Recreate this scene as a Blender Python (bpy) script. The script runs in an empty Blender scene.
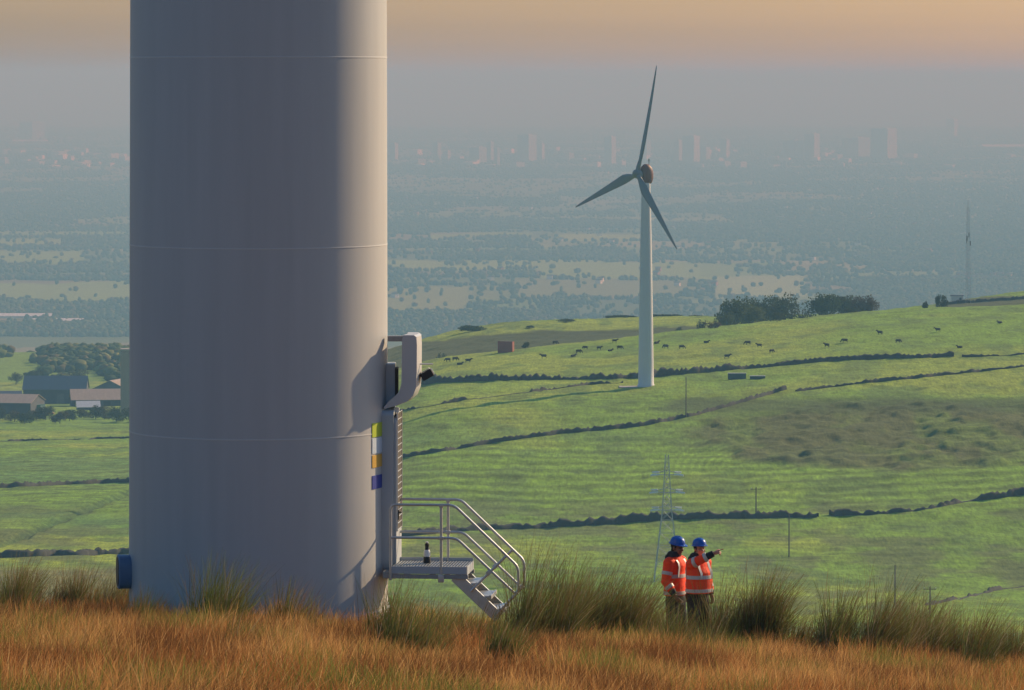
import bpy, bmesh, math, random
import numpy as np
from mathutils import Vector, Matrix, Euler

random.seed(7)
RNG = np.random.default_rng(11)
scene = bpy.context.scene
COL = scene.collection
F = 4480.0          # focal length in picture widths of pixels
HR = 77.0           # picture row of the true horizon
PLAIN = -370.0
R = math.radians

# ------------------------------------------------------------------ helpers
def S(px, row, y):
    """point at distance y seen at pixel (px, row)"""
    return Vector(((px - 512) / F * y, y, -(row - HR) / F * y))

def tag(o, label=None, cat=None, group=None, kind=None):
    if label: o['label'] = label
    if cat: o['category'] = cat
    if group: o['group'] = group
    if kind: o['kind'] = kind
    return o

def empty(name, loc, label, cat, group=None, rz=0.0):
    o = bpy.data.objects.new(name, None)
    COL.objects.link(o)
    o.location = loc
    o.rotation_euler = (0, 0, rz)
    o.empty_display_size = 0.3
    return tag(o, label, cat, group)

def children(o):
    return [c for c in bpy.data.objects if c.parent == o]

def copy_tree(o, parent=None):
    c = o.copy()
    COL.objects.link(c)
    c.parent = parent
    for ch in children(o):
        copy_tree(ch, c)
    return c

class MB:
    """collects simple solids; build() links them as one mesh object"""
    def __init__(s):
        s.v, s.f = [], []
    def add(s, vs, fs):
        b = len(s.v)
        s.v += [tuple(v) for v in vs]
        s.f += [tuple(i + b for i in f) for f in fs]
        return s
    def box(s, c, size, rot=None, bev=0.0):
        bm = bmesh.new()
        bmesh.ops.create_cube(bm, size=1.0)
        for v in bm.verts:
            v.co = Vector((v.co.x * size[0], v.co.y * size[1], v.co.z * size[2]))
        if bev > 0:
            bmesh.ops.bevel(bm, geom=bm.edges[:], offset=bev, segments=2, affect='EDGES', profile=0.7)
        M = rot if rot is not None else Matrix.Identity(3)
        bm.verts.index_update()
        vs = [M @ v.co + Vector(c) for v in bm.verts]
        fs = [[v.index for v in f.verts] for f in bm.faces]
        bm.free()
        return s.add(vs, fs)
    def loft(s, secs, cap=True):
        """secs: list of rings (equal length lists of points)"""
        n = len(secs[0])
        vs = [p for r in secs for p in r]
        fs = []
        for k in range(len(secs) - 1):
            for i in range(n):
                j = (i + 1) % n
                fs.append((k * n + i, k * n + j, (k + 1) * n + j, (k + 1) * n + i))
        if cap:
            fs.append(tuple(range(n - 1, -1, -1)))
            fs.append(tuple((len(secs) - 1) * n + i for i in range(n)))
        return s.add(vs, fs)
    def tube(s, pts, rad, n=10):
        pts = [Vector(p) for p in pts]
        if not hasattr(rad, '__len__'): rad = [rad] * len(pts)
        secs = []
        ref = None
        for i, p in enumerate(pts):
            if i == 0: t = pts[1] - p
            elif i == len(pts) - 1: t = p - pts[i - 1]
            else: t = (pts[i + 1] - p).normalized() + (p - pts[i - 1]).normalized()
            t.normalize()
            if ref is None:
                ref = t.orthogonal().normalized()
            ref = (ref - t * ref.dot(t)).normalized()
            b = t.cross(ref)
            secs.append([p + (ref * math.cos(2 * math.pi * k / n) + b * math.sin(2 * math.pi * k / n)) * rad[i] for k in range(n)])
        return s.loft(secs)
    def ball(s, c, r, seg=14, rings=9, rot=None):
        if not hasattr(r, '__len__'): r = (r, r, r)
        M = rot if rot is not None else Matrix.Identity(3)
        c = Vector(c)
        vs = [c + M @ Vector((0, 0, r[2]))]
        for i in range(1, rings):
            th = math.pi * i / rings
            for k in range(seg):
                ph = 2 * math.pi * k / seg
                vs.append(c + M @ Vector((r[0] * math.sin(th) * math.cos(ph), r[1] * math.sin(th) * math.sin(ph), r[2] * math.cos(th))))
        vs.append(c + M @ Vector((0, 0, -r[2])))
        fs = [(0, 1 + k, 1 + (k + 1) % seg) for k in range(seg)]
        for i in range(rings - 2):
            for k in range(seg):
                a = 1 + i * seg + k; b = 1 + i * seg + (k + 1) % seg
                fs.append((a, a + seg, b + seg, b))
        last = len(vs) - 1
        o = 1 + (rings - 2) * seg
        fs += [(last, o + (k + 1) % seg, o + k) for k in range(seg)]
        return s.add(vs, fs)
    def capsule(s, pts, rad, n=12):
        s.tube(pts, rad, n)
        rr = rad if hasattr(rad, '__len__') else [rad] * len(pts)
        for p, r in zip(pts, rr): s.ball(p, r * 0.995, 12, 8)
        return s
    def ell_loft(s, secs, n=24):
        """secs: (centre, rx, ry) horizontal ellipses"""
        rings = []
        for c, rx, ry in secs:
            rings.append([(c[0] + rx * math.cos(2 * math.pi * k / n), c[1] + ry * math.sin(2 * math.pi * k / n), c[2]) for k in range(n)])
        return s.loft(rings)
    def build(s, name, m=None, parent=None, smooth=None, origin=None):
        me = bpy.data.meshes.new(name)
        vs = s.v
        if origin is not None:
            vs = [(v[0] - origin[0], v[1] - origin[1], v[2] - origin[2]) for v in vs]
        me.from_pydata(vs, [], s.f)
        if smooth is not None:
            me.shade_smooth() if smooth >= 180 else smooth_angle(me, smooth)
        o = bpy.data.objects.new(name, me)
        COL.objects.link(o)
        if m: me.materials.append(m)
        if parent: o.parent = parent
        elif origin is not None: o.location = origin
        return o

def smooth_angle(me, deg):
    bm = bmesh.new(); bm.from_mesh(me)
    bmesh.ops.recalc_face_normals(bm, faces=bm.faces)
    for f in bm.faces: f.smooth = True
    for e in bm.edges:
        if len(e.link_faces) == 2 and e.calc_face_angle(0) > R(deg): e.smooth = False
    bm.to_mesh(me); bm.free()

def remeshed(mb, voxel, smooth_it=3):
    """fuse overlapping solids into one continuous surface"""
    me = bpy.data.meshes.new('tmp'); me.from_pydata(mb.v, [], mb.f)
    bm = bmesh.new(); bm.from_mesh(me)
    bmesh.ops.recalc_face_normals(bm, faces=bm.faces)
    bm.to_mesh(me); bm.free()
    o = bpy.data.objects.new('tmp', me); COL.objects.link(o)
    a = o.modifiers.new('r', 'REMESH'); a.mode = 'VOXEL'; a.voxel_size = voxel; a.use_smooth_shade = True
    if smooth_it:
        b = o.modifiers.new('s', 'SMOOTH'); b.factor = 0.5; b.iterations = smooth_it
    dg = bpy.context.evaluated_depsgraph_get(); dg.update()
    out = bpy.data.meshes.new_from_object(o.evaluated_get(dg))
    bpy.data.objects.remove(o); bpy.data.meshes.remove(me)
    out.shade_smooth()
    return out

def mesh_obj(name, me, m=None, parent=None):
    o = bpy.data.objects.new(name, me); COL.objects.link(o)
    if m:
        me.materials.clear(); me.materials.append(m)
    if parent: o.parent = parent
    return o

def np_mesh(name, V, Fq, m=None, col=None, smooth=False):
    """V (n,3), Fq (m,k) equal-size polygons"""
    me = bpy.data.meshes.new(name)
    V = np.ascontiguousarray(V, dtype=np.float32); Fq = np.ascontiguousarray(Fq, dtype=np.int32)
    k = Fq.shape[1]
    me.vertices.add(len(V)); me.vertices.foreach_set('co', V.ravel())
    me.loops.add(Fq.size); me.loops.foreach_set('vertex_index', Fq.ravel())
    me.polygons.add(len(Fq))
    me.polygons.foreach_set('loop_start', np.arange(0, Fq.size, k, dtype=np.int32))
    me.polygons.foreach_set('loop_total', np.full(len(Fq), k, dtype=np.int32))
    if smooth: me.polygons.foreach_set('use_smooth', np.ones(len(Fq), dtype=bool))
    me.update(calc_edges=True)
    if col is not None:
        a = me.color_attributes.new('Col', 'FLOAT_COLOR', 'POINT')
        c = np.ones((len(V), 4), dtype=np.float32); c[:, :3] = col
        a.data.foreach_set('color', c.ravel())
    o = bpy.data.objects.new(name, me); COL.objects.link(o)
    if m: me.materials.append(m)
    return o

def hash2(ix, iy, seed):
    h = (ix.astype(np.int64) * 374761393 + iy.astype(np.int64) * 668265263 + seed * 974711) & 0xffffffff
    h = ((h ^ (h >> 13)) * 1274126177) & 0xffffffff
    h = (h ^ (h >> 16)) & 0xffffffff
    return h / 4294967295.0

def vnoise(x, y, seed=0):
    x = np.asarray(x, dtype=np.float64); y = np.asarray(y, dtype=np.float64)
    ix, iy = np.floor(x), np.floor(y)
    fx, fy = x - ix, y - iy
    fx = fx * fx * (3 - 2 * fx); fy = fy * fy * (3 - 2 * fy)
    a = hash2(ix, iy, seed); b = hash2(ix + 1, iy, seed); c = hash2(ix, iy + 1, seed); d = hash2(ix + 1, iy + 1, seed)
    return (a * (1 - fx) + b * fx) * (1 - fy) + (c * (1 - fx) + d * fx) * fy

def fbm(x, y, seed=0, oct=4):
    t = 0; amp = 1; tot = 0
    for k in range(oct):
        t = t + amp * vnoise(x * 2 ** k, y * 2 ** k, seed + k * 17); tot += amp; amp *= 0.5
    return t / tot

def sstep(a, b, x):
    t = np.clip((x - a) / (b - a), 0, 1)
    return t * t * (3 - 2 * t)

# ------------------------------------------------------------------ materials
def new_mat(name):
    m = bpy.data.materials.new(name); m.use_nodes = True
    nt = m.node_tree
    bs = nt.nodes['Principled BSDF']
    return m, nt, bs

def N(nt, t, **kw):
    n = nt.nodes.new(t)
    for k, v in kw.items(): setattr(n, k, v)
    return n

def simple(name, c, rough=0.6, metal=0.0, var=0.15, scale=8.0, bump=0.0, bscale=60.0, coords='Object', stretch=(1, 1, 1), spec=0.4):
    """noise-varied paint / metal / cloth"""
    m, nt, bs = new_mat(name)
    tc = N(nt, 'ShaderNodeTexCoord'); mp = N(nt, 'ShaderNodeMapping')
    mp.inputs['Scale'].default_value = stretch
    nt.links.new(tc.outputs[coords], mp.inputs[0])
    nz = N(nt, 'ShaderNodeTexNoise'); nz.inputs['Scale'].default_value = scale; nz.inputs['Detail'].default_value = 5
    nt.links.new(mp.outputs[0], nz.inputs['Vector'])
    mx = N(nt, 'ShaderNodeMix', data_type='RGBA')
    lo = [max(0, x * (1 - var)) for x in c]; hi = [min(1, x * (1 + var)) for x in c]
    mx.inputs['A'].default_value = (*lo, 1); mx.inputs['B'].default_value = (*hi, 1)
    nt.links.new(nz.outputs['Fac'], mx.inputs['Factor'])
    nt.links.new(mx.outputs['Result'], bs.inputs['Base Color'])
    bs.inputs['Roughness'].default_value = rough; bs.inputs['Metallic'].default_value = metal
    bs.inputs['Specular IOR Level'].default_value = spec
    if bump > 0:
        n2 = N(nt, 'ShaderNodeTexNoise'); n2.inputs['Scale'].default_value = bscale; n2.inputs['Detail'].default_value = 4
        nt.links.new(mp.outputs[0], n2.inputs['Vector'])
        bp = N(nt, 'ShaderNodeBump'); bp.inputs['Strength'].default_value = bump; bp.inputs['Distance'].default_value = 0.02
        nt.links.new(n2.outputs['Fac'], bp.inputs['Height']); nt.links.new(bp.outputs[0], bs.inputs['Normal'])
    return m

def leaf_mat(name, transl=0.4, tint=(1, 1, 1), rough=0.6):
    """vertex-coloured blades and leaves that let light through"""
    m = bpy.data.materials.new(name); m.use_nodes = True
    nt = m.node_tree; nt.nodes.clear()
    out = N(nt, 'ShaderNodeOutputMaterial'); at = N(nt, 'ShaderNodeAttribute'); at.attribute_name = 'Col'
    df = N(nt, 'ShaderNodeBsdfDiffuse'); tr = N(nt, 'ShaderNodeBsdfTranslucent'); mx = N(nt, 'ShaderNodeMixShader')
    ml = N(nt, 'ShaderNodeMix', data_type='RGBA', blend_type='MULTIPLY'); ml.inputs['Factor'].default_value = 1
    ml.inputs['B'].default_value = (*tint, 1)
    nt.links.new(at.outputs['Color'], ml.inputs['A'])
    nt.links.new(ml.outputs['Result'], df.inputs['Color']); nt.links.new(ml.outputs['Result'], tr.inputs['Color'])
    mx.inputs[0].default_value = transl
    nt.links.new(df.outputs[0], mx.inputs[1]); nt.links.new(tr.outputs[0], mx.inputs[2]); nt.links.new(mx.outputs[0], out.inputs['Surface'])
    return m

M = {}
M['tower'] = simple('tower_paint', (0.43, 0.432, 0.43), 0.5, var=0.10, scale=1.6, stretch=(2.5, 2.5, 0.16), spec=0.35)
M['seam'] = simple('seam_paint', (0.52, 0.52, 0.51), 0.45, var=0.05)
M['panel'] = simple('panel_paint', (0.42, 0.45, 0.47), 0.45, var=0.06, scale=3)
M['hood'] = simple('hood_paint', (0.50, 0.505, 0.50), 0.4, var=0.05, scale=4)
M['dark'] = simple('dark_rubber', (0.018, 0.019, 0.022), 0.5, var=0.3)
M['slot'] = simple('louvre_shadow_gap', (0.06, 0.05, 0.04), 0.8, var=0.3)
M['steel'] = simple('galvanised_steel', (0.52, 0.53, 0.52), 0.42, metal=0.65, var=0.18, scale=14)
M['steel_dull'] = simple('weathered_steel', (0.34, 0.34, 0.33), 0.6, metal=0.4, var=0.25, scale=10, bump=0.2)
M['sign_green'] = simple('lime_sign', (0.42, 0.52, 0.03), 0.5, var=0.06)
M['sign_pale'] = simple('pale_sign', (0.50, 0.58, 0.66), 0.5, var=0.08, scale=20)
M['sign_ochre'] = simple('ochre_sign', (0.55, 0.33, 0.05), 0.5, var=0.08)
M['sign_blue'] = simple('blue_sign', (0.02, 0.04, 0.28), 0.5, var=0.1)
M['white'] = simple('white_paint', (0.75, 0.74, 0.72), 0.5, var=0.06)
M['vent'] = simple('vent_blue_paint', (0.13, 0.19, 0.29), 0.5, var=0.15)
M['glass'] = simple('lamp_glass', (0.3, 0.3, 0.3), 0.15, var=0.1)
M['hivis'] = simple('hivis_orange', (1.0, 0.062, 0.012), 0.75, var=0.12, scale=9, bump=0.5, bscale=14)
M['reflect'] = simple('reflective_tape', (0.48, 0.49, 0.48), 0.45, var=0.08, scale=40)
M['navy'] = simple('navy_cloth', (0.022, 0.024, 0.032), 0.85, var=0.25, scale=12, bump=0.4, bscale=20)
M['charcoal'] = simple('charcoal_cloth', (0.03, 0.028, 0.027), 0.9, var=0.25, scale=12, bump=0.4, bscale=20)
M['helmet'] = simple('blue_helmet_plastic', (0.012, 0.095, 0.42), 0.35, var=0.08)
M['skin_a'] = simple('skin_dark', (0.20, 0.10, 0.065), 0.55, var=0.12, scale=30)
M['skin_b'] = simple('skin_ruddy', (0.46, 0.20, 0.13), 0.5, var=0.12, scale=30)
M['eye'] = simple('eye_dark', (0.02, 0.015, 0.012), 0.3, var=0.1)
M['hair'] = simple('dark_hair', (0.015, 0.012, 0.01), 0.7, var=0.3)
M['boot'] = simple('boot_leather', (0.03, 0.022, 0.018), 0.6, var=0.3)
M['far_tower'] = simple('far_turbine_paint', (0.60, 0.61, 0.62), 0.5, var=0.05, scale=0.3)
M['blade'] = simple('blade_paint', (0.20, 0.21, 0.22), 0.5, var=0.08, scale=0.4)
M['nacelle'] = simple('nacelle_red_paint', (0.16, 0.055, 0.035), 0.55, var=0.3, scale=0.5)
M['concrete'] = simple('concrete', (0.36, 0.34, 0.31), 0.9, var=0.2, scale=0.5)
M['stone'] = simple('dry_stone', (0.045, 0.048, 0.042), 0.95, var=0.55, scale=0.9, bump=0.8, bscale=1.6)
M['wood'] = simple('weathered_wood', (0.15, 0.125, 0.10), 0.9, var=0.3, scale=2)
M['lattice'] = simple('lattice_steel', (0.42, 0.46, 0.48), 0.6, metal=0.2, var=0.15, scale=0.5)
M['insul'] = simple('insulator_glass', (0.75, 0.8, 0.78), 0.3, var=0.1)
M['brick'] = simple('red_hut_paint', (0.33, 0.075, 0.055), 0.8, var=0.25, scale=0.8)
M['teal'] = simple('teal_trough', (0.025, 0.07, 0.085), 0.6, var=0.25, scale=1)
M['cow'] = simple('dark_cow_coat', (0.026, 0.019, 0.016), 0.8, var=0.4, scale=1.2)
M['roof_slate'] = simple('blue_grey_roof_sheet', (0.075, 0.105, 0.15), 0.6, var=0.15, scale=0.3)
M['roof_tan'] = simple('pale_fibre_cement_roof', (0.36, 0.29, 0.235), 0.85, var=0.25, scale=0.25, stretch=(3, 0.6, 1))
M['barn_wall'] = simple('dark_barn_wall', (0.07, 0.08, 0.095), 0.9, var=0.35, scale=0.35)
M['stone_wall'] = simple('grey_stone_wall', (0.12, 0.12, 0.12), 0.9, var=0.35, scale=0.5)
M['silo'] = simple('silo_panels', (0.36, 0.28, 0.23), 0.7, var=0.15, scale=0.2, stretch=(4, 4, 0.3))
M['cont_green'] = simple('green_container', (0.03, 0.16, 0.13), 0.6, var=0.2, scale=0.5)
M['glasshouse'] = simple('glasshouse_roof', (0.75, 0.74, 0.70), 0.4, var=0.1, scale=0.05)
M['city'] = simple('city_concrete', (0.52, 0.50, 0.45), 0.8, var=0.3, scale=0.02)
M['city_pale'] = simple('city_pale_cladding', (0.8, 0.74, 0.62), 0.7, var=0.2, scale=0.02)
M['house_brick'] = simple('house_brick', (0.36, 0.15, 0.09), 0.9, var=0.3, scale=0.1)
M['house_pale'] = simple('house_render', (0.85, 0.76, 0.64), 0.9, var=0.15, scale=0.1)
M['house_roof'] = simple('house_roof_tile', (0.16, 0.11, 0.09), 0.9, var=0.3, scale=0.1)
M['leaf'] = leaf_mat('tree_leaves', 0.3)
M['wood_far'] = leaf_mat('far_tree_foliage', 0.1)
M['bark'] = simple('bark', (0.07, 0.055, 0.04), 0.9, var=0.3, scale=1.5)
M['grass'] = leaf_mat('moor_grass', 0.5)
M['rush'] = leaf_mat('rush_stems', 0.35)

def ground_material():
    m, nt, bs = new_mat('ground_cover')
    at = N(nt, 'ShaderNodeAttribute'); at.attribute_name = 'Col'
    ge = N(nt, 'ShaderNodeNewGeometry')
    def noise(sc, det, stretch=(1, 1, 1)):
        mp = N(nt, 'ShaderNodeMapping'); mp.inputs['Scale'].default_value = stretch
        nt.links.new(ge.outputs['Position'], mp.inputs[0])
        n = N(nt, 'ShaderNodeTexNoise'); n.inputs['Scale'].default_value = sc; n.inputs['Detail'].default_value = det
        n.inputs['Roughness'].default_value = 0.65
        nt.links.new(mp.outputs[0], n.inputs['Vector'])
        return n
    n1 = noise(0.42, 5)
    n2 = noise(0.03, 4, (0.6, 1.6, 1))
    n3 = noise(0.11, 5, (.8, 1.2, 1))
    n4 = noise(1.0, 3, (1.7, .2, 1))
    def scaled(src, a, b):
        mr = N(nt, 'ShaderNodeMapRange'); mr.inputs['From Min'].default_value = 0.3; mr.inputs['From Max'].default_value = 0.7
        mr.inputs['To Min'].default_value = a; mr.inputs['To Max'].default_value = b
        nt.links.new(src.outputs['Fac'], mr.inputs['Value'])
        return mr
    a = scaled(n1, 0.74, 1.26); b = scaled(n2, 0.84, 1.16); c3 = scaled(n3, .82, 1.18)
    mm = N(nt, 'ShaderNodeMath', operation='MULTIPLY'); nt.links.new(a.outputs[0], mm.inputs[0]); nt.links.new(b.outputs[0], mm.inputs[1])
    m3 = N(nt, 'ShaderNodeMath', operation='MULTIPLY'); nt.links.new(mm.outputs[0], m3.inputs[0]); nt.links.new(c3.outputs[0], m3.inputs[1]); m4 = N(nt, 'ShaderNodeMath', operation='MULTIPLY'); d4 = scaled(n4, .62, 1.38); nt.links.new(m3.outputs[0], m4.inputs[0]); nt.links.new(d4.outputs[0], m4.inputs[1]); mm = m4
    vm = N(nt, 'ShaderNodeVectorMath', operation='SCALE')
    nt.links.new(at.outputs['Color'], vm.inputs[0]); nt.links.new(mm.outputs[0], vm.inputs['Scale'])
    nt.links.new(vm.outputs[0], bs.inputs['Base Color'])
    bs.inputs['Roughness'].default_value = 0.95
    bs.inputs['Specular IOR Level'].default_value = 0.05
    bs.inputs['Sheen Weight'].default_value = 0.12
    bs.inputs['Sheen Roughness'].default_value = 0.5
    bs.inputs['Sheen Tint'].default_value = (0.75, 0.85, 0.35, 1)
    bp = N(nt, 'ShaderNodeBump'); bp.inputs['Strength'].default_value = 0.6; bp.inputs['Distance'].default_value = 0.6
    nt.links.new(n1.outputs['Fac'], bp.inputs['Height']); nt.links.new(bp.outputs[0], bs.inputs['Normal'])
    return m
M['ground'] = ground_material()

# ------------------------------------------------------------------ terrain
DS = np.array([860, 930, 1020, 1120, 1255, 1400, 1480, 1600, 1750, 1900, 2200, 2600, 3000, 3600, 4500], dtype=float)
def zr(row, d): return -(row - HR) / F * d
PROF = {
    -300: None, 150: None,
    430: [600, 575, 528, 465, 392, 364, 357, 373, 337],
    500: [601, 577, 530, 463, 390, 359, 351, 367, 323],
    560: [602, 578, 529, 462, 388, 354, 344, 358, 321],
    640: [603, 579, 526, 459, 386, 349, 336, 348, 318],
    712: [604, 580, 522, 455, 383, 343, 328, 337, 317],
    790: [606, 582, 522, 452, 378, 336, 321, 329, 315],
    850: [607, 583, 521, 449, 374, 329, 313, 322, 314],
    950: [610, 585, 517, 444, 369, 322, 308, 316, 303],
    1024: [612, 587, 515, 440, 366, 321, 305, 316, 290],
    1400: [616, 590, 510, 434, 360, 314, 300, 308, 285],
}
LEFT = [600, 563, 537, 513, 488, 466, 456, 443, 430, 419, 400, 374, 352]
_px = sorted(PROF); _cols = []
for p in _px:
    if PROF[p] is None:
        z = [zr(r, d) for r, d in zip(LEFT, DS)] + [-300, PLAIN]
    else:
        z = [zr(r, d) for r, d in zip(PROF[p], DS)]
        h = z[-1]; z += [h - 16, h - 62, -215, -280, -345, PLAIN]
    _cols.append(z)
_cols = np.array(_cols)
TD = np.arange(860, 4501, 5.0); TP = np.arange(-400, 1425, 8.0)
def pchip(x, y, xs):
    h = np.diff(x); dl = np.diff(y) / h
    m = np.zeros_like(y); m[0], m[-1] = dl[0], dl[-1]
    for i in range(1, len(y) - 1):
        if dl[i - 1] * dl[i] > 0:
            w1 = 2 * h[i] + h[i - 1]; w2 = h[i] + 2 * h[i - 1]
            m[i] = (w1 + w2) / (w1 / dl[i - 1] + w2 / dl[i])
    k = np.clip(np.searchsorted(x, xs, side='right') - 1, 0, len(x) - 2)
    t = (xs - x[k]) / h[k]
    return ((2*t**3-3*t**2+1)*y[k] + (t**3-2*t**2+t)*h[k]*m[k] + (-2*t**3+3*t**2)*y[k+1] + (t**3-t**2)*h[k]*m[k+1])
def blur(a, sig, axis):
    r = int(3 * sig); k = np.exp(-0.5 * (np.arange(-r, r + 1) / sig) ** 2); k /= k.sum()
    pad = [(0, 0), (0, 0)]; pad[axis] = (r, r)
    return np.apply_along_axis(lambda v: np.convolve(v, k, 'valid'), axis, np.pad(a, pad, mode='edge'))
_dense = np.array([pchip(DS, c, TD) for c in _cols])
TAB = np.array([np.interp(TP, _px, _dense[:, j]) for j in range(len(TD))]).T
TAB = blur(blur(TAB, 2.5, 1), 3.0, 0)

def table(px, d):
    fi = np.clip((px - TP[0]) / 8.0, 0, len(TP) - 1.001); fj = np.clip((d - 860) / 5.0, 0, len(TD) - 1.001)
    i = fi.astype(int); j = fj.astype(int); a = fi - i; b = fj - j
    return (TAB[i, j] * (1 - a) + TAB[i + 1, j] * a) * (1 - b) + (TAB[i, j + 1] * (1 - a) + TAB[i + 1, j + 1] * a) * b

def moor_mask(px, row):
    e = ((px - 910) / 205) ** 2 + ((row - 436) / 33) ** 2
    n = fbm(px / 40, row / 9, 5, 3)
    return sstep(1.25, 0.75, e + (n - 0.5) * 0.9)

def Hnear(x, y):
    lat = np.where(x > -4, x + 4, 0.0)
    lat = np.sqrt(lat ** 2 + 0.6) - 0.77
    w = sstep(5, 60, y)
    z = -1.6 - 0.099 * y - 0.075 * lat * w
    z = z - 0.02 * np.maximum(y - 72, 0) ** 2
    z = z + (fbm(x / 2.5, y / 2.5, 3, 3) - 0.5) * 0.22
    return z

def H(x, y):
    x = np.asarray(x, dtype=float); y = np.asarray(y, dtype=float)
    x, y = np.broadcast_arrays(x, y)
    yy = np.maximum(y, 1.0)
    px = 512 + F * x / yy
    za = Hnear(x, np.minimum(y, 76.0))
    zb = table(px, np.clip(y, 860, 4500))
    t = np.clip((y - 76) / 784.0, 0, 1)
    z = np.where(y <= 76, za, np.where(y < 860, za + (zb - za) * (1 - (1 - t) ** 1.6), zb))
    # small relief on the hill sides
    hill = sstep(200, 900, y) * sstep(4200, 2500, y)
    rowz = HR - z / yy * F
    mm = moor_mask(px, rowz) * hill
    z = z + hill * ((fbm(x / 14, y / 14, 21, 3) - 0.5) * 0.9 + (fbm(x / 4.2, y / 5.5, 22, 2) - 0.5) * 0.8)
    z = z + mm * ((fbm(x / 13, y / 26, 31, 3) - 0.5) * 2.6 + (fbm(x / 3.4, y / 5, 32, 2) - 0.5) * 1.7)
    dl = np.abs((x + 104.6) * 281 - (y - 1243) * 9.6) / 281.2        # hollow shaped to stand in for a long diagonal shadow under the farm
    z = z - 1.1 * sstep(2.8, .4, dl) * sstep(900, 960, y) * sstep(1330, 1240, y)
    z = z + sstep(4200, 5200, y) * (fbm(x / 900, y / 900, 41, 3) - 0.5) * 10
    return z

def h1(x, y): return float(H(np.array([x]), np.array([y]))[0])

def ground_at(px, row, d0=800, d1=3200, n=3000):
    """nearest ground point seen at this pixel"""
    d = np.linspace(d0, d1, n)
    x = (px - 512) / F * d
    r = HR - H(x, d) / d * F
    k = np.argmax(r <= row)
    if r[k] > row: k = int(np.argmin(r))
    return Vector((float(x[k]), float(d[k]), float(H(x[k:k+1], d[k:k+1])[0])))

# column / level grid
US = np.linspace(-330, 1354, 820)
YS = np.concatenate([np.arange(-40, 30, 5.0), np.arange(30, 80, 0.5), np.geomspace(80, 700, 70)[:-1], np.arange(700, 860, 3.0),
                     np.arange(860, 1800, 1.6), np.arange(1800, 3100, 6.0), np.arange(3100, 4500, 60.0),
                     370 * F / (np.arange(438, 96, -0.9) - HR)])
YS = np.unique(np.append(YS, 64000.0))
UU, YY = np.meshgrid(US, YS)
XX = (UU - 512) / F * (YY + 60)
ZZ = H(XX, YY)
PX = 512 + F * XX / np.maximum(YY, 1.0); ROW = HR - ZZ / np.maximum(YY, 1.0) * F

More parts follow.
